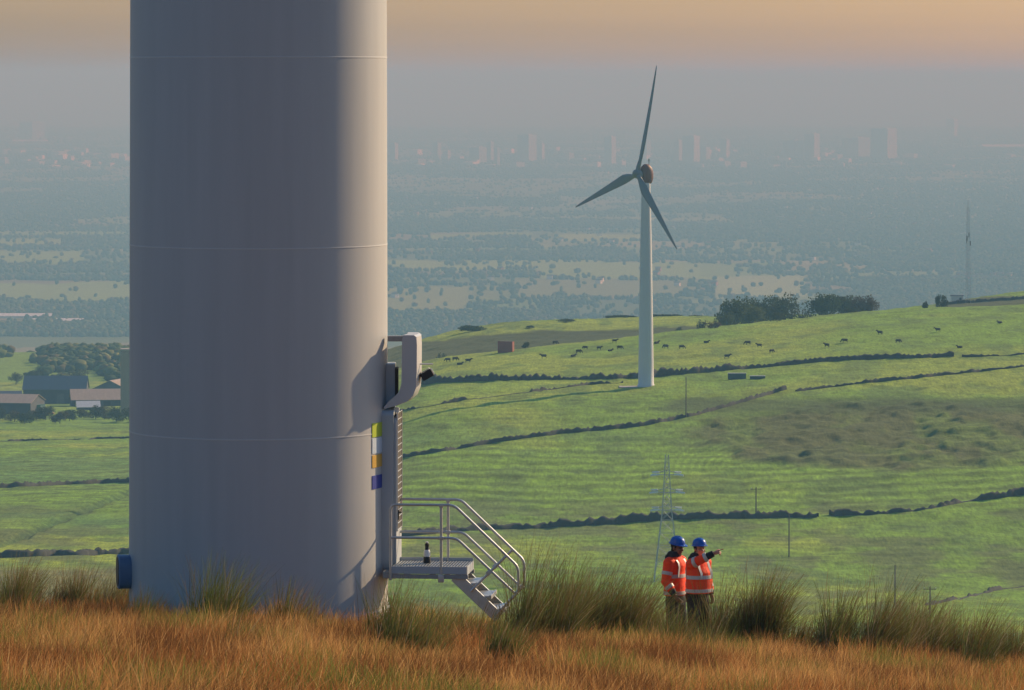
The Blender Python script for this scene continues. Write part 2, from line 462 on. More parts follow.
def cover_colour(X, Y, Z, PX, ROW):
    C = np.zeros(X.shape + (3,))
    def mixin(mask, c):
        nonlocal C
        C = C * (1 - mask[..., None]) + np.array(c) * mask[..., None]
    # hill grass
    n = fbm(X / 60, Y / 90, 51, 4); n2 = fbm(X / 9, Y / 16, 52, 3)
    C[:] = (0.14, 0.262, 0.026)
    mixin(sstep(0.40, 0.62, n), (0.225, 0.30, 0.036))
    mixin(sstep(0.52, 0.7, n2) * 0.7, (0.08, 0.15, 0.032))
    # rough pasture near the valley floor, brown moor patch
    mixin(sstep(0.5, 0.66, fbm(PX / 60, ROW / 9, 53, 4)) * sstep(485, 520, ROW) * 0.7, (0.085, 0.10, 0.045))
    mixin(moor_mask(PX, ROW) * (0.6 + 0.4 * sstep(0.4, 0.6, fbm(X / 10, Y / 30, 54, 3))) * sstep(800, 900, Y) * sstep(1500, 1300, Y), (0.075, 0.085, 0.03))
    # dark bank on the far hump, brown fringe above it
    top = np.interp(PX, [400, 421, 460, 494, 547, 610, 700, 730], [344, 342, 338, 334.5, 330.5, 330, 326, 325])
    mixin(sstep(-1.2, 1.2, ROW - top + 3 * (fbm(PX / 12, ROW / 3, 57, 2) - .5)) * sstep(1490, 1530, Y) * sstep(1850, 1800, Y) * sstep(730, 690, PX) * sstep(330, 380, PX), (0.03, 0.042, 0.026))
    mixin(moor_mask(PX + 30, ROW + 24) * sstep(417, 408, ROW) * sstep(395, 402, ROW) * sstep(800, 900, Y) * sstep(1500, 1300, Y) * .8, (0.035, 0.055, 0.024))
    mixin(sstep(.46, .66, fbm(X / 150, Y / 120, 58, 3)) * sstep(415, 450, ROW) * sstep(560, 520, ROW) * .75, (0.07, 0.165, 0.045))
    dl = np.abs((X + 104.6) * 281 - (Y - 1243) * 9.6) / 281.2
    mixin(sstep(3.2, 1.2, dl + 1.2 * (fbm(X / 6, Y / 12, 59, 2) - .5)) * sstep(900, 950, Y) * sstep(1330, 1250, Y) * .7, (0.045, 0.085, 0.035))  # diagonal shadow painted into the grass colour as a darker strip along the hollow
    lines = np.sin((Y + 10 * np.sin(X / 70) + 16 * fbm(X / 90, Y / 90, 56, 2)) * 1.05)
    C *= (1 + .17 * lines * sstep(.35, .6, fbm(X / 120, Y / 60, 60, 2)) * sstep(380, 400, ROW) * sstep(600, 560, ROW) * sstep(2000, 1700, Y))[..., None]
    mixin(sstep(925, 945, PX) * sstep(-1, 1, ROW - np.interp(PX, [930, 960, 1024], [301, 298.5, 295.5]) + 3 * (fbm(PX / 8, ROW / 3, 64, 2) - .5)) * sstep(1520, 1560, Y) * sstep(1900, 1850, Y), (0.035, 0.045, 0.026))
    # hay lines: faint curved mowing swaths
    sw = np.sin((Y + 14 * np.sin(X / 55) + 10 * fbm(X / 80, Y / 80, 55, 2)) * 0.62)
    swm = sstep(430, 455, ROW) * sstep(520, 500, ROW) * sstep(2000, 1500, Y)
    C *= (1 + 0.30 * sw * swm)[..., None]
    rr = np.hypot((PX - 760) / 1.0, (ROW - 470) * 2.2)
    arcm = sstep(30, 42, rr) * sstep(100, 80, rr) * sstep(765, 735, PX) * sstep(476, 466, ROW) * sstep(800, 900, Y) * sstep(1500, 1300, Y)
    C *= (1 + 0.20 * np.sin(rr * 0.85) * arcm)[..., None]
    # left valley floor brown strip
    mixin(sstep(565, 572, ROW) * sstep(400, 300, PX) * 0.8 * sstep(300, 700, Y), (0.15, 0.13, 0.07))
    # plain: patchwork of fields by nearest seed of a jittered grid
    pl = sstep(4300, 5000, Y)
    cs = 330.0
    gx, gy = X / cs, Y / (cs * 1.3)
    gx = gx + 0.25 * (fbm(X / 700, Y / 700, 61, 2) - 0.5); gy = gy + 0.25 * (fbm(X / 700, Y / 700, 62, 2) - 0.5)
    bi, bj = np.floor(gx), np.floor(gy)
    best = np.full(X.shape, 1e9); idc = np.zeros(X.shape)
    for a in (-1, 0, 1):
        for b in (-1, 0, 1):
            ci, cj = bi + a, bj + b
            dx = ci + hash2(ci, cj, 71) - gx; dy = cj + hash2(ci, cj, 72) - gy
            dd = dx * dx + dy * dy
            t = dd < best
            best = np.where(t, dd, best); idc = np.where(t, hash2(ci, cj, 73), idc)
    pal = np.array([(0.14, 0.19, 0.05), (0.20, 0.22, 0.07), (0.09, 0.13, 0.045), (0.24, 0.21, 0.10), (0.07, 0.10, 0.04), (0.17, 0.20, 0.06), (0.10, 0.12, 0.05), (0.19, 0.15, 0.09)])
    P = pal[np.clip((idc * 8).astype(int), 0, 7)] * (.62 + .36 * vnoise(X / 60, Y / 110, 63))[..., None]
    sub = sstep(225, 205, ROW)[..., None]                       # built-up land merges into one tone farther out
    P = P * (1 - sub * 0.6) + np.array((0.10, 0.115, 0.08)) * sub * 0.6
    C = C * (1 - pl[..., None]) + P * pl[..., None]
    FIELDS = [(-60, 128, 231, 237, (.20, .23, .08)), (-60, 62, 238, 247, (.27, .27, .07)), (-60, 82, 250, 263, (.24, .27, .08)), (95, 240, 262, 269, (.23, .25, .08)),
              (-60, 240, 273, 279, (.19, .14, .09)), (-60, 300, 282, 303, (.25, .27, .11)), (-60, 160, 344, 353, (.19, .25, .06)),
              (380, 610, 260, 270, (.27, .28, .12)), (540, 735, 263, 279, (.25, .27, .10)), (380, 470, 286, 313, (.25, .21, .10)), (470, 540, 300, 312, (.14, .17, .07)),
              (510, 700, 279, 297, (.20, .165, .12)), (560, 650, 235, 242, (.30, .29, .08)), (430, 530, 233, 238, (.24, .25, .09)), (715, 805, 276, 298, (.34, .31, .26)),
              (700, 780, 262, 276, (.19, .22, .09)), (430, 640, 247, 254, (.14, .17, .08)), (985, 1010, 219, 224, (.28, .27, .1)), (380, 420, 320, 335, (.2, .24, .08))]
    for (a, b, r0, r1, c) in FIELDS:
        ex = 3 * (vnoise(PX / 25, ROW / 4, 81) - 0.5); ey = 6 * (vnoise(PX / 9, ROW / 3, 82) - 0.5)
        wob = 3.0 * (vnoise(PX / 45, ROW * 0, 83) - 0.5)
        m = sstep(a - 3, a + 3, PX + ey) * sstep(b + 3, b - 3, PX + ey) * sstep(r0 - .6, r0 + .6, ROW + ex * .4 + wob) * sstep(r1 + .6, r1 - .6, ROW + ex * .4 + wob) * pl
        if r0 == 344: m = sstep(b + 3, b - 3, PX + ey) * sstep(2450, 2600, Y) * sstep(3300, 3100, Y)
        mixin(m, np.array(c) * (.72, .95, .45))
    # foreground moor turf
    nf = fbm(X / 3, Y / 4, 91, 3)
    near = sstep(84, 78, Y)
    fg = np.array((0.17, 0.085, 0.03)) * (1 - nf[..., None]) + np.array((0.20, 0.12, 0.045)) * nf[..., None]
    C = C * (1 - near[..., None]) + fg * near[..., None]
    return C

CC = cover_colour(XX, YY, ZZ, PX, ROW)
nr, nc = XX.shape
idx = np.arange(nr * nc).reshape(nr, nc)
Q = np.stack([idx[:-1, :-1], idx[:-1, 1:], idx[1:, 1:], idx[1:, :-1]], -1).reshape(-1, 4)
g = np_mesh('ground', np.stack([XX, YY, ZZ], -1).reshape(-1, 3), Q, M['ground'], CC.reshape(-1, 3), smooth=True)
tag(g, 'moorland top, green hill pasture and hazy lowland plain as one land surface', 'ground', kind='structure')

# ------------------------------------------------------------------ near turbine
TY = 70.0
tc = Vector(((258.7 - 512) / F * TY, TY, 0))
tz = h1(tc.x, 68.0) - 0.15
base = Vector((tc.x, tc.y, tz))
turb = empty('wind_turbine', base, 'huge pale grey tubular turbine tower rising from the moor grass in front of everything', 'wind turbine')
def rad(z):                       # tower radius at a height above base
    return 2.022 - 0.0022 * z
def ringpts(r, z, n=160): return [(r * math.cos(2 * math.pi * k / n), r * math.sin(2 * math.pi * k / n), z) for k in range(n)]
TOPZ = 40 - tz
mb = MB()
mb.loft([ringpts(rad(z), z) for z in (0, 3, 6, 9, 12, 15, 20, 30, TOPZ)])
mb.build('tower', M['tower'], turb, smooth=40)
for row in (57, 249, 440):
    z = -(row - HR) / F * 68.0 - tz
    r0 = rad(z)
    m2 = MB(); n = 160
    prof = [(r0 - .01, -.014), (r0 + .003, -.010), (r0 + .005, 0), (r0 + .003, .010), (r0 - .01, .014)]
    secs = []
    for k in range(n):
        a = 2 * math.pi * k / n
        secs.append([(p[0] * math.cos(a), p[0] * math.sin(a), z + p[1]) for p in prof])
    vs = [p for s_ in secs for p in s_]; fs = []
    for k in range(n):
        for i in range(4):
            j = (k + 1) % n
            fs.append((k * 5 + i, j * 5 + i, j * 5 + i + 1, k * 5 + i + 1))
    m2.add(vs, fs); m2.build('weld_seam', M['seam'], turb, smooth=60)
m2 = MB(); m2.loft([ringpts(rad(0) + .03, .0), ringpts(rad(0) + .03, .16), ringpts(rad(0) + .02, .18)]); m2.build('base_flange', M['panel'], turb, smooth=40)

def rel(px, row, y):              # pixel to turbine-local
    return S(px, row, y) - base
phi = R(5)
nd = Vector((math.cos(phi), -math.sin(phi), 0)); td = Vector((math.sin(phi), math.cos(phi), 0)); up = Vector((0, 0, 1))
DM = Matrix((nd, td, up)).transposed()          # columns: door normal, away from camera, up
zt = -(407.5 - HR) / F * TY - tz; zb = -(577 - HR) / F * TY - tz
def rounded_slab(w, z0, z1, x0, x1, rb, rt, n=8):
    """vertical slab in the door frame: width w along td, corner radii bottom/top, thickness x0..x1 along nd"""
    pts = []
    for (cx, cz, r_, a0) in ((w/2 - rb, z0 + rb, rb, -90), (w/2 - rt, z1 - rt, rt, 0), (-w/2 + rt, z1 - rt, rt, 90), (-w/2 + rb, z0 + rb, rb, 180)):
        for k in range(n + 1):
            a = R(a0 + 90 * k / n); pts.append((cx + r_ * math.cos(a), cz + r_ * math.sin(a)))
    return [[DM @ Vector((x, p[0], p[1])) for p in pts] for x in (x0, x1)]
m2 = MB(); m2.loft(rounded_slab(.80, zb, zt, 1.75, 2.165, .36, .1)); m2.build('door_surround', M['panel'], turb, smooth=35)
door = None
m2 = MB(); m2.loft(rounded_slab(.72, zb + .06, zt - .12, 2.168, 2.205, .28, .08)); door = m2.build('door', M['panel'], turb, smooth=35)
lz0, lz1 = -(527 - HR) / F * TY - tz, -(411 - HR) / F * TY - tz
m2 = MB(); m2.box(DM @ Vector((2.207, 0, (lz0 + lz1) / 2)), (.012, .62, lz1 - lz0), DM); m2.build('vent_opening', M['slot'], door)
m2 = MB()
nl = 18
for k in range(nl + 1):
    m2.box(DM @ Vector((2.214, 0, lz0 + (lz1 - lz0) * k / nl)), (.010, .62, .010), DM @ Matrix.Rotation(R(30), 3, 'Y'))
for s_ in (-.32, .32): m2.box(DM @ Vector((2.214, s_, (lz0 + lz1) / 2)), (.020, .016, lz1 - lz0 + .03), DM)
m2.build('louvre', M['hood'], door)
m2 = MB(); m2.box(DM @ Vector((2.22, -.3, zb + 1.02)), (.04, .03, .16), DM, .006); m2.tube([DM @ Vector((2.23, -.3, zb + 1.06)), DM @ Vector((2.27, -.3, zb + 1.06)), DM @ Vector((2.27, -.18, zb + 1.06))], .012); m2.build('handle', M['dark'], door)

# hood over the door: J shaped canopy box, link bar, side box
CH = [(403, 335), (414, 335), (416.5, 337), (417, 345), (416.8, 372), (416, 388), (413, 396), (407, 401.5), (397, 405.5), (384.5, 409), (383.5, 407.5), (389, 401), (394, 397), (399, 392), (401.3, 384), (401.8, 360), (402, 340)]
yf = 69.45
hz = lambda px, row: S(px, row, yf) - base
front = [hz(*p) for p in CH]
cen = sum(front, Vector()) / len(front)
def shift(ring, v, s_=1.0): return [cen + (p - cen) * s_ + v for p in ring]
m2 = MB()
bulge = lambda k: 0.045 * math.sin(math.pi * k)
secs = []
for k in (0, .03, .2, .4, .6, .8, .97, 1):
    e = 0.994 if k in (0, 1) else 1.0
    secs.append(shift(front, Vector((.052 * k + bulge(k) * .8, .78 * k, 0)), e))
m2.loft(secs); hood = m2.build('door_canopy', M['hood'], turb, smooth=28)
for yb_ in (69.6, 70.1): MB().box(rel(396, 338.5, yb_), (.26, .12, .085), None, .01).build('canopy_bracket', M['steel_dull'], turb)
m2 = MB(); m2.box(rel(389.5, 386, 70.0), (.19, .5, .72), None, .02); sb = m2.build('control_box', M['panel'], turb)
m2 = MB(); m2.box(rel(396.8, 384, 69.95), (.045, .42, .52), None, .005); m2.build('grille', M['slot'], sb)
m2 = MB(); m2.tube([rel(417, 364, 69.7), rel(433, 364, 69.7)], .012, 8); m2.build('aerial_rod', M['white'], turb)
lampR = Matrix.Rotation(R(-30), 3, 'Y')
m2 = MB(); m2.box(rel(427, 374.5, 69.75), (.19, .24, .12), lampR, .012); lam = m2.build('floodlight', M['dark'], turb)
m2 = MB()
for k in range(6): m2.box(rel(427, 374.5, 69.75) + lampR @ Vector((-.075 + .03 * k, 0, .065)), (.008, .2, .03), lampR)
m2.build('heat_sink', M['steel_dull'], lam)
m2 = MB(); m2.box(rel(427, 374.5, 69.75) + lampR @ Vector((.1, 0, 0)), (.012, .2, .09), lampR); m2.build('lens', M['glass'], lam)
m2 = MB(); m2.tube([rel(417.5, 366, 69.75), rel(418.5, 366, 69.75), rel(419.5, 376, 69.75), rel(423, 376, 69.75)], .014, 8); m2.box(rel(418.2, 378, 69.72), (.02, .06, .24), None, .004); m2.build('lamp_bracket', M['steel_dull'], lam)
m2 = MB(); m2.box(rel(396.5, 410, 69.7), (.09, .12, .07), None, .01); m2.build('door_closer', M['white'], turb)

# notices on the curved wall beside the door
for nm, r0, r1, mm_ in (('lime_notice', 424, 438, 'sign_green'), ('pale_notice', 439, 454.5, 'sign_pale'), ('ochre_notice', 456, 468.5, 'sign_ochre'), ('blue_notice', 476.5, 490, 'sign_blue')):
    a0, a1 = 63.0, 74.5
    rr_ = rad(3) + .005
    z1 = -(r0 - HR) / F * 69 - tz; z0 = -(r1 - HR) / F * 69 - tz
    m2 = MB(); secs = []
    for k in range(9):
        a = R(a0 + (a1 - a0) * k / 8); d_ = Vector((math.sin(a), -math.cos(a), 0))
        secs.append([d_ * (rr_ - .03) + up * z0, d_ * (rr_ + .006) + up * z0, d_ * (rr_ + .006) + up * z1, d_ * (rr_ - .03) + up * z1])
    m2.loft(secs); m2.build('notice_plate', M[mm_], turb)['label'] = nm.replace('_', ' ') + ' plate'

# round vent cowl low on the other side
va = Vector((-math.cos(R(10)), -math.sin(R(10)), 0)); vc = Vector((0, 0, -(572.5 - HR) / F * 69.5 - tz))
VM = Matrix((va.cross(up).normalized(), up, va)).transposed()
def vring(r_, dist, n=40):
    out = []
    for k in range(n):
        a = 2 * math.pi * k / n
        c, s_ = math.cos(a), math.sin(a)
        e = (abs(c) ** 3.2 + abs(s_) ** 3.2) ** (-1 / 3.2)
        out.append(vc + VM @ Vector((r_ * e * c, r_ * e * s_, dist)))
    return out
m2 = MB(); m2.loft([vring(.26, 1.85), vring(.26, 2.15), vring(.265, 2.19), vring(.25, 2.205)]); vent = m2.build('vent_cowl', M['vent'], turb, smooth=40)
m2 = MB(); m2.loft([vring(.225, 2.2), vring(.225, 2.212)]); m2.build('grille', M['dark'], vent)

# ------------------------------------------------------------------ access steps
yF, yB = 69.05, 69.95
org = Vector((S(430, 600, 70).x, 70.0, h1(S(430, 600, 70).x, 70.0)))
st = empty('access_steps', org, 'galvanised steel platform and steps with tubular handrails against the huge tower', 'steps')
L = lambda px, row, y: S(px, row, y) - org
def rounded(pts, r_=.09, n=5):
    out = [pts[0]]
    for i in range(1, len(pts) - 1):
        a, b, c = pts[i - 1], pts[i], pts[i + 1]
        u = (a - b); v = (c - b); r1 = min(r_, u.length * .45, v.length * .45)
        p = b + u.normalized() * r1; q = b + v.normalized() * r1
        for k in range(n + 1):
            t = k / n; out.append(p * (1 - t) ** 2 + b * 2 * t * (1 - t) + q * t * t)
    out.append(pts[-1]); return out
def zrow(row): return -(row - HR) / F * yF
def L2(px, row, back):
    """point of the side frame; the back frame is the front one moved away from the camera"""
    p = S(px, row, yF)
    if back: p = p + Vector((0, yB - yF, 0))
    return p - org
TB = .0215
for back in (False, True):
    m2 = MB()
    m2.tube(rounded([L2(390.6, 580, back), L2(390.6, 504.5, back), L2(454.5, 504.5, back), L2(519, 565.5, back), L2(519, 589, back), L2(515.5, 592, back), L2(457, 537.5, back), L2(390.8, 537.5, back)]), TB, 10)
    m2.build('handrail', M['steel'], st, smooth=40)
    m2 = MB(); m2.tube([L2(441.5, 581, back), L2(441.5, 504.5, back)], TB, 10); m2.box(L2(441.5, 578, back) + Vector((0, 0.0, 0)), (.09, .06, .12), None, .008); m2.box(L2(441.5, 537.5, back), (.075, .06, .055), None, .008); m2.box(L2(441.5, 505.5, back), (.06, .05, .05), None, .008)
    m2.build('post', M['steel'], st, smooth=40)
    m2 = MB(); m2.tube([L2(471, 590.5, back), L2(507, 554.5, back)], TB, 10); m2.box(L2(489.3, 571.5, back), (.07, .06, .07), Matrix.Rotation(R(42), 3, 'Y'), .008)
    m2.build('post', M['steel'], st, smooth=40)
    m2 = MB(); m2.tube([L2(496, 614, back), L2(518.5, 591, back)], TB, 10); m2.build('post', M['steel'], st, smooth=40)
    m2 = MB(); a = L2(455, 576, back); b = L2(499, 617, back); dv = (b - a)
    ang = math.atan2(-dv.z, dv.x)
    inset = Vector((0, .045 if not back else -.045, 0))
    m2.box((a + b) / 2 + inset, (dv.length, .012, .17), Matrix.Rotation(ang, 3, 'Y'), .003)
    for off in (-.08, .08): m2.box((a + b) / 2 + inset * 1.5 + Matrix.Rotation(ang, 3, 'Y') @ Vector((0, 0, off)), (dv.length, .05, .012), Matrix.Rotation(ang, 3, 'Y'), .003)
    m2.build('stringer', M['steel'], st)
dk0, dk1 = L2(391.5, 567, False), L2(466.5, 567, False)
ln = dk1.x - dk0.x; cx = (dk0.x + dk1.x) / 2; dy = yB - yF
m2 = MB(); m2.box((cx, dk0.y + dy / 2, dk0.z - .02), (ln, dy - .05, .035)); dko = m2.build('deck', M['steel_dull'], st)
m2 = MB()
nb = 26
for k in range(nb): m2.box((dk0.x + .02 + (ln - .04) * k / (nb - 1), dk0.y + dy / 2, dk0.z + .006), (.006, dy - .07, .016))
for k in range(9): m2.box((cx, dk0.y + .05 + (dy - .1) * k / 8, dk0.z + .004), (ln - .03, .006, .012))
m2.build('deck_grating', M['steel'], dko)
m2 = MB()
m2.box((cx, dk0.y + .005, dk0.z - .045), (ln + .02, .012, .115), None, .003); m2.box((cx, dk0.y + dy - .005, dk0.z - .02), (ln + .02, .012, .16), None, .003)
m2.box((dk1.x + .012, dk0.y + dy / 2, dk0.z - .05), (.014, dy - .03, .13), None, .003)
m2.build('kick_plate', M['panel'], dko)
m2 = MB()
for y_ in (dk0.y + .03, dk0.y + dy - .03): m2.box((cx - .05, y_, dk0.z - .145), (ln + .16, .05, .065), None, .005)
for k in range(3): m2.box((dk0.x + .2 + .4 * k, dk0.y + dy / 2, dk0.z - .145), (.05, dy - .12, .05))
m2.box((dk0.x - .08, dk0.y + dy / 2, dk0.z - .13), (.14, dy * .8, .1), None, .005)
m2.build('support_beam', M['steel_dull'], st)
a0, b0 = L2(455, 576, False), L2(499, 617, False)
for k, t in enumerate((.24, .55, .86)):
    p = a0 + (b0 - a0) * t
    m2 = MB(); m2.box((p.x + .06, p.y + dy / 2, p.z + .035), (.25, dy - .12, .032), None, .004)
    m2.box((p.x + .175, p.y + dy / 2, p.z + .03), (.03, dy - .12, .06), None, .004)
    m2.build('tread', M['steel'], st)
st.rotation_euler.z = R(-6)
st.location = org + (Vector((dk0.x, dk0.y, 0)) - Matrix.Rotation(R(-6), 3, 'Z') @ Vector((dk0.x, dk0.y, 0)))
# small canister on the deck
cp = Vector((S(427, 565, 69.5).x, 69.5, dk0.z + org.z + .015))
CZ = .82
cn = empty('canister', cp, 'small dark and white narrow necked canister standing on the steel platform', 'canister'); cn.scale = (1, 1, CZ)
def lathe(prof, n=20): return [[(.72 * r_ * math.cos(2 * math.pi * k / n), .72 * r_ * math.sin(2 * math.pi * k / n), z) for k in range(n)] for r_, z in prof]
MB().loft(lathe([(.0, 0), (.075, 0), (.078, .02), (.078, .10), (.07, .12)])).build('foot', M['dark'], cn, smooth=40)
MB().loft(lathe([(.066, .12), (.07, .14), (.068, .22), (.05, .25)])).build('body', M['white'], cn, smooth=40)
MB().loft(lathe([(.05, .25), (.042, .27), (.042, .33), (.05, .335), (.05, .355), (.02, .375)])).build('neck', M['dark'], cn, smooth=40)
MB().loft(lathe([(.02, .375), (.03, .38), (.03, .40), (.0, .405)])).build('cap', M['white'], cn, smooth=40)

# ------------------------------------------------------------------ far turbine
def make_far(name, loc, label, group, spin, HH=60.0, BL=31.5, k=1.0, nac='nacelle'):
    t = empty(name, loc, label, 'wind turbine', group)
    ax = Vector((-.846, -.533, .1)).normalized(); e1 = Vector((.533, -.846, 0)).normalized(); v1 = e1.cross(ax).normalized(); v1 = v1 if v1.z > 0 else -v1
    m = MB(); n = 48
    def rg(r_, z): return [(r_ * math.cos(2 * math.pi * i / n), r_ * math.sin(2 * math.pi * i / n), z) for i in range(n)]
    m.loft([rg(2.45, -1), rg(2.4, .2), rg(2.2, .5), rg(2.12, 6), rg(1.85, 25), rg(1.55, 42), rg(1.2, HH - 2.2)]); m.build('tower', M['far_tower'], t, smooth=40)
    hub = Vector((0, 0, HH)) + ax * 3.0
    side = ax.cross(up).normalized()
    m = MB(); secs = []
    for u, w, h in ((-2.1, .3, .5), (-1.95, .85, 1.5), (-1.5, 1.25, 2.35), (-.6, 1.5, 2.95), (.4, 1.5, 2.9), (1.2, 1.25, 2.2), (1.6, .8, 1.3)):
        ring = []
        for i in range(28):
            a = 2 * math.pi * i / 28; c, s_ = math.cos(a), math.sin(a); e = (abs(c) ** 2.6 + abs(s_) ** 2.6) ** (-1 / 2.6)
            ring.append(Vector((0, 0, HH + .1)) + ax * u + side * (w * e * c) + up * (h * e * s_))
        secs.append(ring)
    m.loft(secs); na = m.build('nacelle', M[nac], t, smooth=50)
    m = MB(); p = Vector((0, 0, HH + 2.9)) - ax * 1.0; m.tube([p - up * .3, p + up * 1.4], .09, 6); m.tube([p + up * 1.1 - side * .6, p + up * 1.1 + side * .6], .06, 6); m.ball(p + up * 1.5, .18, 8, 6); m.build('wind_vane', M['dark'], na)
    rot = bpy.data.objects.new('rotor', None); COL.objects.link(rot); rot.parent = t; rot.location = hub
    m = MB(); secs = []
    for u, r_ in ((-1.1, 1.15), (-.6, 1.35), (.3, 1.3), (.9, 1.0), (1.3, .55), (1.45, .12)):
        secs.append([ax * u + side * (r_ * math.cos(2 * math.pi * i / 24)) + up * (r_ * math.sin(2 * math.pi * i / 24)) for i in range(24)])
    m.loft(secs); m.build('hub', M['blade'], rot, smooth=50)
    for q in range(3):
        a = R(spin + 120 * q); rd = e1 * math.sin(a) + v1 * math.cos(a); cd = e1 * math.cos(a) - v1 * math.sin(a)
        m = MB(); secs = []
        for (u, ch, th, le, tw) in ((.8, 1.3, 1.3, .5, 0), (2.2, 1.35, 1.25, .5, 4), (4.2, 2.2, .85, .38, 14), (6.5, 2.75, .62, .33, 13), (10, 2.5, .46, .32, 9), (15, 2.05, .34, .32, 6), (20, 1.6, .25, .32, 4), (25, 1.15, .17, .33, 2), (29, .75, .11, .35, 1), (31, .42, .07, .4, 0), (31.5, .12, .04, .5, 0)):
            u = u * BL / 31.5
            c2 = (cd * math.cos(R(tw)) + ax * math.sin(R(tw))); t2 = rd.cross(c2).normalized()
            ring = []
            for i in range(20):
                w = 2 * math.pi * i / 20; x = math.cos(w)
                yv = math.sin(w) * (.5 if u < 3 else (.5 * (1 - .55 * (x * .5 + .5))))
                ring.append(rd * u + c2 * ((-x * .5 + .5 - le) * ch) + t2 * (yv * th) + ax * (.25 * (u / 31.5) ** 2 * 2))
            secs.append(ring)
        m.loft(secs); m.build('blade', M['blade'], rot, smooth=50)
    return t
p = ground_at(646, 386); sc_d = p.y
ft = make_far('wind_turbine', p, 'whole three bladed turbine standing on the green hillside', None, 11.0, HH=(386 - 175.5) / F * p.y, BL=111 / F * p.y)
pad = MB(); pad.box((p.x - 3, p.y + 1, h1(p.x - 3, p.y + 1) + .05), (9, 6, .3), None, .05)
tag(pad.build('foundation_pad', M['concrete'], None, origin=Vector((p.x - 3, p.y + 1, p.z))), 'low pale concrete pad round the foot of the distant turbine', 'pad')
print('far turbine at', p)

# ------------------------------------------------------------------ field walls, poles, pylon, mast
def polyline(pts, step, d0=800, d1=3200):
    pts = np.array(pts, dtype=float)
    seg = np.hypot(*np.diff(pts, axis=0).T); cum = np.concatenate([[0], np.cumsum(seg)])
    ts = np.arange(0, cum[-1], 3.0)
    pp = np.stack([np.interp(ts, cum, pts[:, 0]), np.interp(ts, cum, pts[:, 1])], 1)
    W = np.array([tuple(ground_at(a, b, d0, d1, 1600)) for a, b in pp])
    # smooth and resample in world
    for _ in range(4): W[1:-1] = (W[:-2] + 2 * W[1:-1] + W[2:]) / 4
    sg = np.hypot(*np.diff(W[:, :2], axis=0).T); cm = np.concatenate([[0], np.cumsum(sg)])
    t2 = np.arange(0, cm[-1], step)
    X = np.interp(t2, cm, W[:, 0]); Y = np.interp(t2, cm, W[:, 1])
    return X, Y, H(X, Y)
def field_wall(pts, label, h=1.3, th=.7, jag=.5, gaps=.0, seed=1, name='dry_stone_wall', mat='stone', cat='field wall', d0=800, d1=3200):
    X, Y, Z = polyline(pts, .7, d0, d1)
    n = len(X); rs = np.random.default_rng(seed)
    dx = np.gradient(X); dy = np.gradient(Y); l = np.hypot(dx, dy) + 1e-9; nx, ny = -dy / l, dx / l
    big = fbm(np.arange(n) / 14, np.zeros(n), seed, 3)
    hh = h * .62 * (1 + jag * (big - .5) * 2.4 + (.35 + jag * .7) * (rs.random(n) - .5) + .5 * (rs.random(n) < .04) * jag)
    hh = np.where(vnoise(np.arange(n) / 9, np.zeros(n), seed + 5) < gaps, .12, np.maximum(hh, .15))
    tt = th * (.8 + .5 * rs.random(n))
    V = np.zeros((n, 5, 3))
    for k, (o, zf) in enumerate(((-.5, 0), (-.42, .75), (0, 1), (.42, .75), (.5, 0))):
        V[:, k, 0] = X + nx * tt * o; V[:, k, 1] = Y + ny * tt * o
        V[:, k, 2] = Z - .35 * (zf == 0) + hh * zf
    ids = np.arange(n * 5).reshape(n, 5)
    Fq = np.concatenate([np.stack([ids[:-1, k], ids[1:, k], ids[1:, k + 1], ids[:-1, k + 1]], -1) for k in range(4)])
    org_ = np.array([X.mean(), Y.mean(), Z.mean()])
    o = np_mesh(name, V.reshape(-1, 3) - org_, Fq, M[mat]); o.location = org_
    return tag(o, label, cat, 'field walls on the hillside', 'thing')
field_wall([(392, 460), (480, 445.5), (560, 434), (640, 427), (690, 417), (720, 409), (787, 389.5)], 'long thin stone wall climbing the slope from the door hood past the upper pole', h=1.5, seed=2)
field_wall([(796, 392), (850, 385), (900, 380), (960, 374), (1060, 363)], 'stone wall slanting up below the grazing cattle and above the brown rough patch', h=1.2, seed=3, gaps=.12)
field_wall([(415, 384), (470, 381.5), (520, 380), (580, 379.5), (640, 378), (700, 373), (735, 370)], 'thick dark wall running behind the foot of the distant turbine', h=2.6, th=1.6, jag=.6, seed=4)
field_wall([(700, 372.5), (760, 368), (820, 362), (880, 359), (955, 357)], 'straight dark wall along the lower edge of the cattle pasture', h=1.9, th=1.0, jag=.3, seed=5)
field_wall([(962, 357.5), (1000, 356), (1060, 353)], 'short low pale wall carrying on beyond the end of the dark pasture wall', h=.9, seed=6, gaps=.2)
field_wall([(398, 411.5), (470, 400), (530, 392.5), (590, 384.5), (625, 383)], 'broken mossy wall slanting down from the foot of the distant turbine', h=1.1, jag=.9, gaps=.3, seed=7)
field_wall([(388, 538), (460, 531), (540, 528), (620, 523.5), (680, 519), (760, 518), (820, 517.5)], 'thick dark wall across the valley behind the lattice pylon', h=2.0, th=1.8, jag=.7, seed=8)
field_wall([(830, 516.5), (880, 514.5), (920, 510.5), (960, 503), (1060, 490)], 'dark wall rising out of the valley toward the brown rough patch, below it', h=1.7, th=1.4, jag=.8, gaps=.1, seed=9)
field_wall([(925, 606), (960, 599), (1000, 590), (1060, 582)], 'low scrubby wall above the rushes at the lower end of the slope', h=.8, jag=1.0, gaps=.25, seed=10, d0=760)
field_wall([(-60, 490), (0, 488), (60, 485), (140, 482), (240, 478)], 'dark wall crossing the green field below the farm', h=1.7, th=1.0, jag=.35, seed=11)
field_wall([(-60, 559), (0, 557.5), (60, 555.5), (115, 554), (240, 551)], 'broad dark wall in the valley behind the vent cowl', h=2.0, th=2.2, jag=.35, seed=12)
